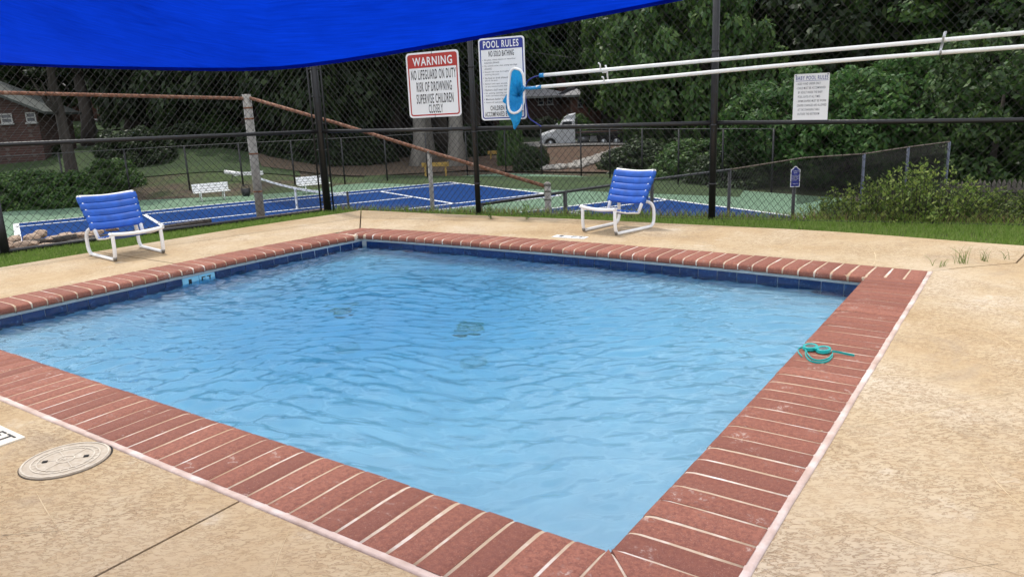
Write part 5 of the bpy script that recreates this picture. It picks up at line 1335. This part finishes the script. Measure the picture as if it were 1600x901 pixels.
def build_woods():
    W = 'tall dark leafy tree in the woods behind the tennis courts'
    g = 'woods behind the courts'
    # rear rows close the view; nearer rows give the depth
    for row, (f, sp, H, R) in enumerate(((112, 62, 27, 7.5), (98, 58, 24, 7.0), (84, 66, 20, 6.2))):
        px = -190+row*23
        while px < 1850:
            skip = (row == 2 and (60 < px < 230 or 745 < px < 960))
            if not skip:
                tree(px+random.uniform(-12, 12), f+random.uniform(-4, 4), H*random.uniform(.85, 1.15), R*random.uniform(.85, 1.15), random.choice(['wood0', 'wood1', 'wood2', 'wood0', 'mid0']), W, crown0=.02 if row == 0 else .06, group=g)
            px += sp
    # dark evergreen wall left of the signs
    E_ = 'dense dark tree hanging low behind the benches'
    for px, f, H, R, wh in ((215, 64, 15, 4.2, 'at the left end of the row above the lawn'), (270, 60, 14, 4.6, 'above the back of the lawn'), (330, 56, 14, 4.5, 'straight behind the left bench'), (395, 54, 15, 4.6, 'behind the grey fence post'), (455, 53, 15, 4.4, 'between the grey post and the corner post'),
                      (510, 54, 16, 4.6, 'behind the black corner post'), (560, 56, 16, 4.4, 'just right of the black corner post'), (430, 60, 17, 5, 'taller, in the second row right of the grey post'), (300, 66, 17, 5, 'taller, in the second row left of the bench')):
        tree(px, f, H, R, random.choice(['wood0', 'wood1', 'wood2']), 'dense dark low hanging tree '+wh, crown0=.06, group='low dark trees behind the benches')
    for px, f, H, R, wh in ((610, 62, 17, 4.6, 'left of the red and white sign'), (680, 64, 18, 4.8, 'straight behind the red and white sign'), (735, 70, 17, 3.4, 'between the two big signs'), (630, 70, 19, 5, 'in the second row behind the red and white sign')):
        tree(px, f, H, R, random.choice(['wood0', 'wood1', 'mid1']), 'tall dark high crowned tree '+wh, crown0=.30, group='high crowned trees behind the signs')
    tree(100, 39, 16, 4.0, 'cone0', 'tall pine with bare dark trunk behind the left hedge', 'bark0', .52, rtr=.45)
    tree(139, 58, 16, 4.6, 'wood1', 'thick dark trunked tree on the lawn at the left', 'bark1', .34, rtr=.62)
    tree(652, 51, 18, 4.0, 'wood2', 'pale grey trunked tree just left of the warning sign foot', 'bark_pale0', .42, rtr=.75)
    tree(664, 55, 18, 4.0, 'wood0', 'slim pale trunked tree right behind the grey trunk pair', 'bark_pale0', .45, rtr=.55)
    tree(712, 50, 18, 3.8, 'wood1', 'mottled pale trunked tree left of the middle fence post', 'bark_pale0', .42, rtr=.70)
    # right: big broad trees and vine mounds
    tree(1030, 52, 14, 4.6, 'mid0', 'big green tree hiding the end of the brick house', crown0=.02)
    tree(1085, 47, 13, 4.0, 'mid1', 'green tree left of the right fence post', crown0=.0)
    tree(975, 69, 15, 3.4, 'mid0', 'green tree leaning over the truck bed', crown0=.22)
    tree(1090, 62, 19, 5.5, 'wood2', 'tall dark tree behind the right fence post', crown0=.15)
    tree(1190, 56, 18, 5.0, 'wood0', 'tall dark tree behind the right white pole', crown0=.12)
    tree(1330, 48, 17, 5.0, 'wood1', 'tall dark tree above the vine mound', crown0=.1)
    tree(1440, 46, 17, 4.6, 'mid1', 'leafy tree rising above the right hook', crown0=.08)
    tree(1570, 40, 16, 4.4, 'mid0', 'leafy tree with a thick dark trunk at the top right', 'bark0', .30, rtr=1.1)
    tree(1690, 38, 15, 5, 'wood2', 'dark tree just past the right edge', crown0=.05)
    for px, f, R, h, key, lab in ((1235, 33, 2.6, 4.9, 'vine0', 'bright vine covered mound behind the baby pool sign'), (1330, 31, 2.6, 4.6, 'vine1', 'vine covered mound right of the baby pool sign'),
                                  (1430, 30, 2.7, 5.2, 'vine0', 'vine thicket below the far right hook'), (1560, 27, 2.5, 5.2, 'curtain0', 'lighter feathery thicket at the right edge'),
                                  (1640, 29, 2.6, 5.0, 'vine1', 'vine thicket past the right edge')):
        x, y = ground_xy(px, f); z = float(terrain_z(x, y))-.2; t = thing('vine_thicket', lab, 'vine thicket', (x, y, z), random.uniform(0, 6))
        c = link('foliage', CR[key], t, (0, 0, h*.52)); c.scale = (R, R, h*.55)
        mb = MB(); mb.tube([(0, 0, 0), (.1, 0, h*.4), (0.2, .1, h*.8)], [.14, .1, .04], 6); mb.build('trunk', 'bark', t, True)
    for px, f, R, h, key, lab in ((20, 37, 2.0, 1.75, 'hedge0', 'rounded hedge bush at the left court end, nearest the picture edge'), (78, 36.5, 1.9, 1.7, 'hedge0', 'rounded hedge bush behind the top left corner of the blue court'), (-40, 37, 2.2, 1.8, 'hedge1', 'hedge bush past the left picture edge'),
                                  (160, 41, 1.7, 1.5, 'hedge0', 'loose green bush right of the left hedge'), (205, 46, 2.0, 2.2, 'hedge1', 'dark bush on the lawn behind the left chair'),
                                  (795, 49, .95, 3.6, 'hedge0', 'slim upright bush right of the middle fence post'), (828, 45.5, 1.0, 1.7, 'hedge1', 'low dark bush at the foot of the clay bank'),
                                  (1010, 43, 2.6, 2.0, 'hedge1', 'dark undergrowth behind the right chair'), (1085, 38, 2.4, 1.8, 'hedge0', 'low green bush behind the right fence post'), (1160, 34, 2.2, 2.0, 'hedge1', 'dark bush at the court corner below the white wall'),
                                  (900, 78, 2.2, 2.2, 'hedge0', 'bush in front of the brick house, right of its window'), (845, 80, 2.4, 2.0, 'hedge1', 'dark bush below the brick house windows'),
                                  (75, 50, 1.2, .9, 'hedge1', 'dark bush at the corner of the left brick house'), (112, 62, 1.4, 1.2, 'hedge0', 'bush between the left house and the thick trunk'),
                                  (285, 51, 2.2, 1.7, 'hedge1', 'dark undergrowth left of the left bench'), (470, 52, 2.6, 2.2, 'hedge1', 'dark undergrowth behind the right bench'), (400, 53, 2.6, 2.2, 'hedge1', 'dark undergrowth behind the shaded bench'), (560, 54, 2.4, 2.0, 'hedge1', 'dark undergrowth right of the corner post'), (330, 54, 2.4, 2.2, 'hedge0', 'green undergrowth behind the left bench'), (735, 58, 2, 2.4, 'hedge1', 'dark undergrowth behind the mottled trunk'), (640, 60, 2, 2.4, 'hedge1', 'dark undergrowth behind the pale trunk pair')):
        bush(px, f, R, h, key, lab)
build_woods()
# shrub with upright shoots just outside the fence at the right
def build_shrubs():
    def holly(seed, R, h):
        rng = np.random.default_rng(seed); st = MB(); cs = []; ds = []
        for k in range(200):
            a = rng.uniform(0, 6.28); r = R*math.sqrt(rng.uniform(0, 1)); hh = h*(1.05-.45*(r/R)**2)*rng.uniform(.55, 1.08); b = np.array([r*.35*math.cos(a), r*.35*math.sin(a), 0]); tp = np.array([r*math.cos(a), r*math.sin(a), hh])
            md = (b+tp)/2+np.array([.08*math.cos(a)*R, .08*math.sin(a)*R, -.02]); P = smooth_path([b, md, tp], .06); st.tube(list(P), [.006*(1-.7*i/len(P)) for i in range(len(P))], 4)
            for i in range(len(P)):
                s = i/len(P)
                if s > .25:
                    m_ = 4 if s > .75 else 3
                    for q in range(m_): cs.append(P[i]+rng.normal(size=3)*.012); e = rng.normal(size=3); e[2] = abs(e[2])*.6+.35; ds.append(e/np.linalg.norm(e))
        cs = np.array(cs); ds = np.array(ds); n = len(cs); sd = np.cross(ds, rng.normal(size=(n, 3))); sd /= np.linalg.norm(sd, axis=1)[:, None]; nn = np.cross(ds, sd); L_ = rng.uniform(.030, .058, n)[:, None]
        V = np.stack([cs, cs+ds*L_*.5+sd*L_*.26+nn*L_*.06, cs+ds*L_, cs+ds*L_*.5-sd*L_*.26+nn*L_*.06], 1).reshape(-1, 3)
        return fast_mesh('leaves', V, np.arange(n*4).reshape(-1, 4), 'leaf_holly'), st.mesh('stem', 'bark')
    ms = [holly(s, .62, .72) for s in (1, 2, 3)]
    for i, (px, d, sc, zz, lab) in enumerate(((1300, 8.25, .62, .62, 'small outlying shoots of the holly shrub, leftmost of the row'), (1365, 8.05, .92, .92, 'yellow green holly shrub, second from the left of the row'), (1440, 7.9, 1.05, 1.08, 'tallest yellow green holly shrub in the row behind the fence'),
                                       (1510, 7.8, .92, .80, 'lower holly shrub right of the tallest one'), (1585, 7.7, .95, .72, 'holly shrub cut by the right picture edge'), (1680, 7.6, 1, .9, 'holly shrub past the right picture edge'))):
        q = at(px, 330, d); t = thing('shrub', lab, 'shrub', (q[0], q[1], -.33), i*1.3, 'holly shrubs outside the fence'); a, b = ms[i % 3]
        o = link('leaves', a, t); o.scale = (sc, sc, zz*1.0); o = link('stem', b, t); o.scale = (sc, sc, zz)
build_shrubs()

# ================================================================== STONES, LOGS
def rock_mesh(seed, sub=1):
    import bmesh
    bm = bmesh.new(); bmesh.ops.create_icosphere(bm, subdivisions=2, radius=1); rd = random.Random(seed)
    pl = [(Vector((rd.gauss(0, 1), rd.gauss(0, 1), rd.gauss(0, 1))).normalized(), rd.uniform(.55, .9)) for _ in range(9)]
    for v in bm.verts:
        for n_, d_ in pl:
            k = v.co.dot(n_)
            if k > d_: v.co -= n_*(k-d_)
        v.co *= 1+rd.uniform(-.04, .04)
    me = bpy.data.meshes.new('stone'); bm.to_mesh(me); bm.free(); return me
def build_stones():
    ms = []
    for s in range(4):
        me = rock_mesh(s); me.materials.append(M['stone']); ms.append(me)
    spots = [(22, 372, 9.0, .17, .07), (50, 371, 9.05, .13, .09), (62, 364, 9.3, .15, .08), (85, 372, 9.0, .19, .06), (104, 366, 9.2, .16, .05), (128, 366, 9.2, .20, .06), (40, 381, 8.7, .20, .07), (150, 362, 9.3, .15, .05), (75, 382, 8.75, .17, .05), (8, 384, 8.6, .16, .09), (175, 357, 9.5, .14, .05)]
    spots.sort(); ORD = ['first', 'second', 'third', 'fourth', 'fifth', 'sixth', 'seventh', 'eighth', 'ninth', 'tenth', 'last']
    for i, (px, py, d, r, h) in enumerate(spots):
        q = at(px, py, d); o = link('stone', ms[i % 4], None, (q[0], q[1], q[2]-.01), (0, 0, i*1.1)); o.scale = (r*.85, r*.65, h*.7)
        tag(o, 'flat tan stone behind the foot of the left fence, '+ORD[i]+' from the left', 'stone', 'stones behind the left fence')
    a, b = at(-40, 395, 8.65), at(120, 372, 9.0); t = thing('log', 'dark log lying along the foot of the left fence', 'log', tuple(a)); mb = MB(); P = smooth_path([np.zeros(3), (b-a)*.5+np.array([0, .03, .01]), b-a], .2); mb.tube(list(P), [.05*(1+.12*math.sin(i*1.7)) for i in range(len(P))], 9); mb.build('wood', 'log', t, True)
    a, b = at(105, 380, 8.8), at(330, 345, 9.6); t = thing('log', 'long thin log lying behind the left chair under the fence', 'log', tuple(a)); mb = MB(); P = smooth_path([np.zeros(3), (b-a)*.5, b-a], .2); mb.tube(list(P), [.035*(1+.12*math.sin(i*1.3)) for i in range(len(P))], 8); mb.build('wood', 'log', t, True)
    # riprap on the clay bank: far too many small rocks to count
    rng = np.random.default_rng(3); V = []; F = []; base = rock_mesh(7); bv = np.array([v.co for v in base.vertices]); bf = [tuple(p.vertices) for p in base.polygons]
    for i in range(210):
        s = rng.uniform(0, 1); c = ground_xy(898+s*72+rng.normal(0, 7*(1-.4*s)), 45.0+s*10+rng.normal(0, .5)); r = rng.uniform(.14, .36); a = rng.uniform(0, 6.28)
        if i > 185: c = ground_xy(rng.uniform(845, 880), 44.5+rng.uniform(0, 1))
        z = float(terrain_z(*c))+.12+r*.3; rot = np.array([[math.cos(a), -math.sin(a), 0], [math.sin(a), math.cos(a), 0], [0, 0, 1]]); o = len(V)
        V += [tuple(q) for q in (bv*np.array([r, r*.8, r*.6]))@rot.T+np.array([c[0], c[1], z])]; F += [tuple(k+o for k in f) for f in bf]
    mb = MB(); mb.v, mb.f = V, F; mb.build('riprap', 'rock', kind='stuff')
build_stones()

# ================================================================== BUILDINGS, TRUCK, FENCES FAR OFF
def window(parent, O, U, W, Nn, w, h, sash=True, panes=(1, 2)):
    """frame, sill and glass at plane origin O (lower left)"""
    O, U, W, Nn = (np.asarray(q, float) for q in (O, U, W, Nn)); f = .07
    mb = MB()
    for a, b, c, d in ((0, 0, w, f), (0, h-f, w, h), (0, f, f, h-f), (w-f, f, w, h-f)):
        mb.obox(O+U*(a+c)/2+W*(b+d)/2+Nn*.02, U*(c-a)/2, W*(d-b)/2, Nn*.05)
    for k in range(1, panes[1]): mb.obox(O+U*w/2+W*h*k/panes[1]+Nn*.02, U*(w/2-f), W*.03, Nn*.04)
    for k in range(1, panes[0]): mb.obox(O+U*w*k/panes[0]+W*h/2+Nn*.015, U*.025, W*(h/2-f), Nn*.035)
    fr = mb.build('window', 'trim', parent)
    MB().obox(O+U*w/2+W*h/2+Nn*.0, U*(w/2-f*.5), W*(h/2-f*.5), Nn*.012).build('pane', 'glass', fr)
    MB().obox(O+U*w/2-W*.04+Nn*.06, U*(w/2+.06), W*.04, Nn*.09).build('sill', 'trim', fr)
    return fr
def house(label, corner, U, w, dpt, zb, zw, ridge, wall, roof, wins, chimney=None, hip=True, name='brick_house', gable=False):
    """corner: front left ground point, U: unit vector along the front"""
    U = np.array([*U, 0.0]); U /= np.linalg.norm(U); D = np.array([-U[1], U[0], 0.0])
    if D[:2]@FH < 0: D = -D
    Nn = -D; t = thing(name, label, 'house', (corner[0], corner[1], zb)); Z = np.array([0, 0, 1.0]); H = zw-zb
    mb = MB(); mb.obox(U*w/2+D*dpt/2+Z*H/2-Z*.5, U*w/2, D*dpt/2, Z*(H/2+.5))
    if gable: mb.add([Z*H, U*w+Z*H, U*w/2+Z*(ridge-zb-.12), D*dpt+Z*H, D*dpt+U*w+Z*H, D*dpt+U*w/2+Z*(ridge-zb-.12)], [(0, 1, 2), (5, 4, 3)])
    mb.build('wall', wall, t)
    e = .55; R = ridge-zb; mb = MB(); th = .16
    if gable:
        for s in (0, 1):
            sg = -1 if s == 0 else 1
            a = U*w/2+Z*R; b = U*(w/2+sg*(w/2+e))+Z*(H-e*(R-H)/(w/2))
            lo = [a-D*e, b-D*e, b+D*(dpt+e), a+D*(dpt+e)]; mb.add([*lo, *[q+Z*th for q in lo]], [(0, 1, 2, 3), (7, 6, 5, 4), (0, 4, 5, 1), (1, 5, 6, 2), (2, 6, 7, 3), (3, 7, 4, 0)])
    else:
        ins = dpt/2+e if hip else 0
        c = [(-e, -e), (w+e, -e), (w+e, dpt+e), (-e, dpt+e)]; rd = [(ins-e, dpt/2), (w+e-ins, dpt/2)]
        V = [U*a+D*b+Z*H for a, b in c]+[U*a+D*b+Z*(H+th) for a, b in c]+[U*a+D*b+Z*R for a, b in rd]
        mb.add(V, [(3, 2, 1, 0), (0, 1, 5, 4), (1, 2, 6, 5), (2, 3, 7, 6), (3, 0, 4, 7), (4, 5, 9, 8), (5, 6, 9), (6, 7, 8, 9), (7, 4, 8)])
    rf = mb.build('roof', roof, t)
    if chimney:
        a, b, hgt = chimney; c = U*a+D*b+Z*hgt/2; mb = MB(); mb.obox(c, U*.55, D*.4, Z*hgt/2); mb.build('chimney', 'wall_red', rf)
    for (a, b, ww, hh, pn) in wins: window(t, U*a+Z*b+Nn*.01, U, Z, Nn, ww, hh, panes=pn)
    mb = MB(); mb.obox(U*w/2-D*(e-.02)+Z*(H+.02 if not gable else H), U*(w/2+e), D*.03, Z*.10); 
    if not gable: mb.build('fascia', 'trim', t)
    return t
def build_houses():
    # left house: right end of a gabled brick wall
    f = 46; g = at(0, 211, f); zb = at(10, 243, f)[2]; zw = at(60, 172, f)[2]
    c1 = at(62, 200, f)[:2]; U = RH*0.96+FH*0.28; U /= np.linalg.norm(U); w = 9.0; c0 = c1-U*w
    zr = at(-100, 126, f)[2]
    kx = lambda px: w-(62-px)*f/FOC*1.0
    house('brick house with a dark gable roof at the left picture edge', c0, U, w, 8, zb, zw, zr+.2, 'wall_dark', 'roof_dark', [(kx(12), at(10, 193, f)[2]-zb, .62, at(10, 178, f)[2]-at(10, 193, f)[2], (1, 2)), (kx(46), at(10, 193, f)[2]-zb, .55, .6, (1, 2))], gable=True)
    # orange brick house behind it
    f = 82; zb = at(70, 185, f)[2]; zw = at(60, 157, f)[2]; zr = at(60, 128, f)[2]; U = RH*.9-FH*.3
    house('orange brick house with a grey roof far behind the left trees', at(28, 150, f)[:2], U, 6.5, 7, zb-2, zw, zr, 'wall_red', 'roof_grey', [(1.6, 2.6+zw-zb-1.4, .9, 1.0, (2, 2)), (4.3, 2.6+zw-zb-1.4, .9, 1.0, (2, 2))])
    f = 100; house('small brick house glimpsed between the left trunks', at(140, 165, f)[:2], RH, 5.2, 5, at(140, 190, f)[2]-1, at(140, 166, f)[2], at(140, 158, f)[2], 'wall_red', 'roof_grey', [(1, 1.6, .8, 1.1, (1, 2))])
    # brick house behind the truck
    f = 84; zb = at(850, 206, f)[2]; zw = at(850, 152, f)[2]; zr = at(850, 129, f)[2]
    U = RH*.97+FH*.12; U /= np.linalg.norm(U); c0 = at(770, 180, f)[:2]; k = f/FOC
    t = house('brick house with a grey hipped roof behind the parked truck', c0, U, 8.9, 9, zb, zw, zr, 'wall_dark', 'roof_grey', [((842-770)*k, (206-165)*k, 9*k, 11*k, (1, 2)), ((857-770)*k, (206-165)*k, 9*k, 11*k, (1, 2)), ((800-770)*k, (206-165)*k, 10*k, 11*k, (2, 2))], chimney=(9.2, 6.5, (206-122)*k))
    # gabled wing nearer the street
    fz = 80; D0 = at(892, 180, fz)[:2]
    house('brick wing with a grey roof at the right end of the house', D0, U, 3.3, 5, at(895, 206, fz)[2], at(895, 151, fz)[2], at(895, 131, fz)[2], 'wall_red', 'roof_grey', [(.75, (206-169)*fz/FOC, .55, .95, (1, 2)), (1.9, (206-169)*fz/FOC, .7, .95, (1, 2))], name='house_wing')
    # white building glimpsed at the right
    f = 68; c0 = at(1082, 210, f)[:2]
    house('white walled building glimpsed under the trees at the right', c0, RH, 5.6, 6, at(1090, 232, f)[2]-.5, at(1090, 199, f)[2], at(1090, 180, f)[2], 'white_wall', 'roof_grey', [(3.6, 1.0, 1.0, .9, (2, 2))], name='white_building')
    # utility pole and wire
    p = at(888, 110, 92); t = thing('utility_pole', 'grey wooden utility pole behind the brick house', 'pole', (p[0], p[1], 0)); MB().tube([(0, 0, -3), (0, 0, at(888, 62, 92)[2])], [.16, .11], 8).build('shaft', 'utility', t, True)
    a, b = at(760, 70, 88), at(1010, 104, 80); t = thing('overhead_wire', 'thin overhead wire slanting down past the utility pole', 'wire', tuple(a)); MB().tube([np.zeros(3), (b-a)*.35+np.array([0, 0, -.15]), (b-a)*.7+np.array([0, 0, -.12]), b-a], .035, 5).build('cable', 'galv', t, True)
    # plank fence at the right
    t = thing('picket_fence', 'dark weathered wooden picket fence half hidden behind the right shrubs', 'fence')
    a, b = at(1472, 283, 17.5), at(1660, 277, 13.5); n = 24
    for k in range(n+1):
        q = a+(b-a)*k/n; d = (b-a)[:2]/np.linalg.norm((b-a)[:2]); h = .62+random.uniform(-.03, .03); z0 = -1.4
        zt = a[2]+random.uniform(-.03, .03)+(b[2]-a[2])*k/n; dv = np.array([d[0], d[1], 0])*.055; nv = np.array([-d[1], d[0], 0])*.011
        mb = MB(); vs = [np.array([q[0], q[1], z])+s*dv+m_*nv for m_ in (-1, 1) for s, z in ((-1, z0), (1, z0), (1, zt-.08), (0, zt), (-1, zt-.08))]
        mb.add(vs, [(4, 3, 2, 1, 0), (5, 6, 7, 8, 9)]+[(i, (i+1) % 5, 5+(i+1) % 5, 5+i) for i in range(5)]); mb.build('picket', 'grey_wood', t)
    for z in (-.75, -.22): MB().obox((a+b)/2+np.array([-.02, .03, z]), (b-a)*.5, np.array([-d[1], d[0], 0])*.02, (0, 0, .04)).build('stringer', 'grey_wood', t)
    # small yellow barrier boards at the wood's edge
    for px, py, f, lab in ((680, 257, 44, 'small yellow wooden rail at the edge of the wood left of the middle post'), (780, 238, 52, 'small yellow board behind the right part of the wood edge')):
        q = at(px, py, f); t = thing('yellow_rail', lab, 'rail', (q[0], q[1], q[2])); MB().obox((0, 0, 0), (*RH*.8, 0), (*FH*.05, 0), (0, 0, .12)).build('board', 'yellow_wood', t)
        for s in (-1, 1): MB().obox((*(RH*.6*s), -.5), (*RH*.05, 0), (*FH*.05, 0), (0, 0, .55)).build('post', 'yellow_wood', t)
build_houses()

def build_truck():
    f = 66.0; k = f/FOC; g = at(861, 233, f); t = thing('flatbed_truck', 'white flatbed truck parked on the street beyond the courts', 'truck', (g[0], g[1], g[2]-.02), 0)
    X = np.array([*(-RH), 0])*1.0+np.array([*FH, 0])*.10; X /= np.linalg.norm(X); Y = np.array([-X[1], X[0], 0]); Z = np.array([0, 0, 1.])
    # local frame: x forward (to the left in the picture), y to the truck's left, z up; origin on the ground below the front axle
    def T(q): return X*q[0]+Y*q[1]+Z*q[2]
    def hull(secs, name, m, smooth=False):
        """loft of closed sections, each a list of local points"""
        mb = MB(); n = len(secs[0])
        for s in secs: mb.v += [tuple(T(q)) for q in s]
        for i in range(len(secs)-1):
            for j in range(n): mb.f.append((i*n+j, i*n+(j+1) % n, (i+1)*n+(j+1) % n, (i+1)*n+j))
        mb.f += [tuple(range(n-1, -1, -1)), tuple((len(secs)-1)*n+j for j in range(n))]; return mb.build(name, m, t, smooth)
    def sec(x, w, z0, z1, ch=.1): return [(x, -w, z0), (x, w, z0), (x, w, z1-ch), (x, w-ch, z1), (x, -w+ch, z1), (x, -w, z1-ch)]
    hull([sec(.85, .86, .62, 1.22, .16), sec(.78, .92, .60, 1.42, .2), sec(.1, .95, .60, 1.62, .18), sec(-.55, .98, .62, 1.78, .14)], 'hood', 'truck_white')
    hull([sec(-.5, 1.0, .55, 1.80, .1), sec(-.72, 1.0, .55, 1.92, .1), sec(-1.05, .97, .55, 2.45, .2), sec(-1.25, .96, .55, 2.58, .2), sec(-2.05, .97, .55, 2.60, .2), sec(-2.15, .97, .55, 2.5, .2)], 'cab', 'truck_white')
    hull([sec(-1.2, .7, 2.6, 2.7, .05), sec(-1.6, .75, 2.6, 2.95, .1), sec(-2.2, .75, 2.55, 3.05, .1)], 'roof_fairing', 'truck_white')
    for s in (-1, 1):
        mb = MB(); mb.add([tuple(T(q)) for q in ((-.95, s*1.005, 1.75), (-1.9, s*1.005, 1.75), (-1.9, s*.995, 2.35), (-1.12, s*.995, 2.35))], [(0, 1, 2, 3)]); mb.build('side_window', 'glass', t)
        mb = MB(); mb.obox(T((-.55, s*1.2, 2.0)), X*.05, Y*.09, Z*.2); mb.build('mirror', 'truck_white', t)
        mb = MB(); mb.obox(T((.80, s*.68, 1.12)), X*.06, Y*.15, Z*.11); mb.build('headlight', 'headlight', t)
        # fender arch
        mb = MB(); n = 10
        for i in range(n+1):
            a = math.pi*(.02+.96*i/n); 
            for r, w_ in ((.56, 1.08), (.66, 1.08), (.66, .80), (.56, .80)): mb.v.append(tuple(T((r*1.02*math.cos(a), s*w_, .52+r*math.sin(a)))))
        for i in range(n): o = i*4; mb.f += [(o+q, o+4+q, o+4+(q+1) % 4, o+(q+1) % 4) for q in range(4)]
        mb.build('fender', 'truck_white', t)
        for xw in (0, -4.6, -5.7):
            c = np.array([xw, s*.88, .5]); mb = MB(); ring = [(T(c+np.array([0, -s*.16, 0])), .36), (T(c+np.array([0, -s*.15, 0])), .5), (T(c+np.array([0, s*.12, 0])), .5), (T(c+np.array([0, s*.16, 0])), .44), (T(c+np.array([0, s*.165, 0])), .30)]
            mb.tube([q[0] for q in ring], [q[1] for q in ring], 18); w_ = mb.build('wheel', 'rubber', t, True)
            mb = MB(); mb.tube([T(c+np.array([0, s*.13, 0])), T(c+np.array([0, s*.172, 0])), T(c+np.array([0, s*.19, 0])), T(c+np.array([0, s*.26, 0]))], [.29, .27, .15, .10], 14); mb.build('rim', 'steel', w_, True)
    mb = MB(); mb.add([tuple(T(q)) for q in ((-.60, -.85, 1.86), (-.60, .85, 1.86), (-.99, .8, 2.40), (-.99, -.8, 2.40))], [(0, 1, 2, 3)]); mb.build('windscreen', 'glass', t)
    mb = MB(); mb.obox(T((.88, 0, .62)), X*.08, Y*.98, Z*.14); mb.build('bumper', 'tank', t)
    mb = MB(); mb.obox(T((.865, 0, 1.0)), X*.02, Y*.48, Z*.17); mb.build('grille', 'truck_dark', t)
    mb = MB(); mb.obox(T((-4.4, 0, 1.35)), X*2.2, Y*1.15, Z*.09); mb.build('flatbed', 'truck_dark', t)
    mb = MB(); mb.obox(T((-4.4, 1.16, 1.42)), X*2.2, Y*.012, Z*.025); mb.obox(T((-4.4, -1.16, 1.42)), X*2.2, Y*.012, Z*.025); mb.build('side_stripe', 'rust', t)
    mb = MB(); mb.obox(T((-3.8, 0, .95)), X*3.0, Y*.42, Z*.12); mb.build('chassis', 'truck_dark', t)
    mb = MB(); mb.obox(T((-2.3, 0, 2.0)), X*.05, Y*1.1, Z*.62); mb.build('headboard', 'truck_dark', t)
    for s in (-1, 1):
        mb = MB(); mb.tube([T((-2.35, s*.85, .82)), T((-3.35, s*.85, .82))], .27, 14); mb.build('fuel_tank', 'tank', t, True)
        mb = MB(); mb.obox(T((-3.72, s*.85, .82)), X*.28, Y*.24, Z*.24); mb.build('tool_box', 'tank', t)
        mb = MB(); mb.obox(T((-1.6, s*.9, .50)), X*.3, Y*.15, Z*.05); mb.build('step', 'tank', t)
build_truck()
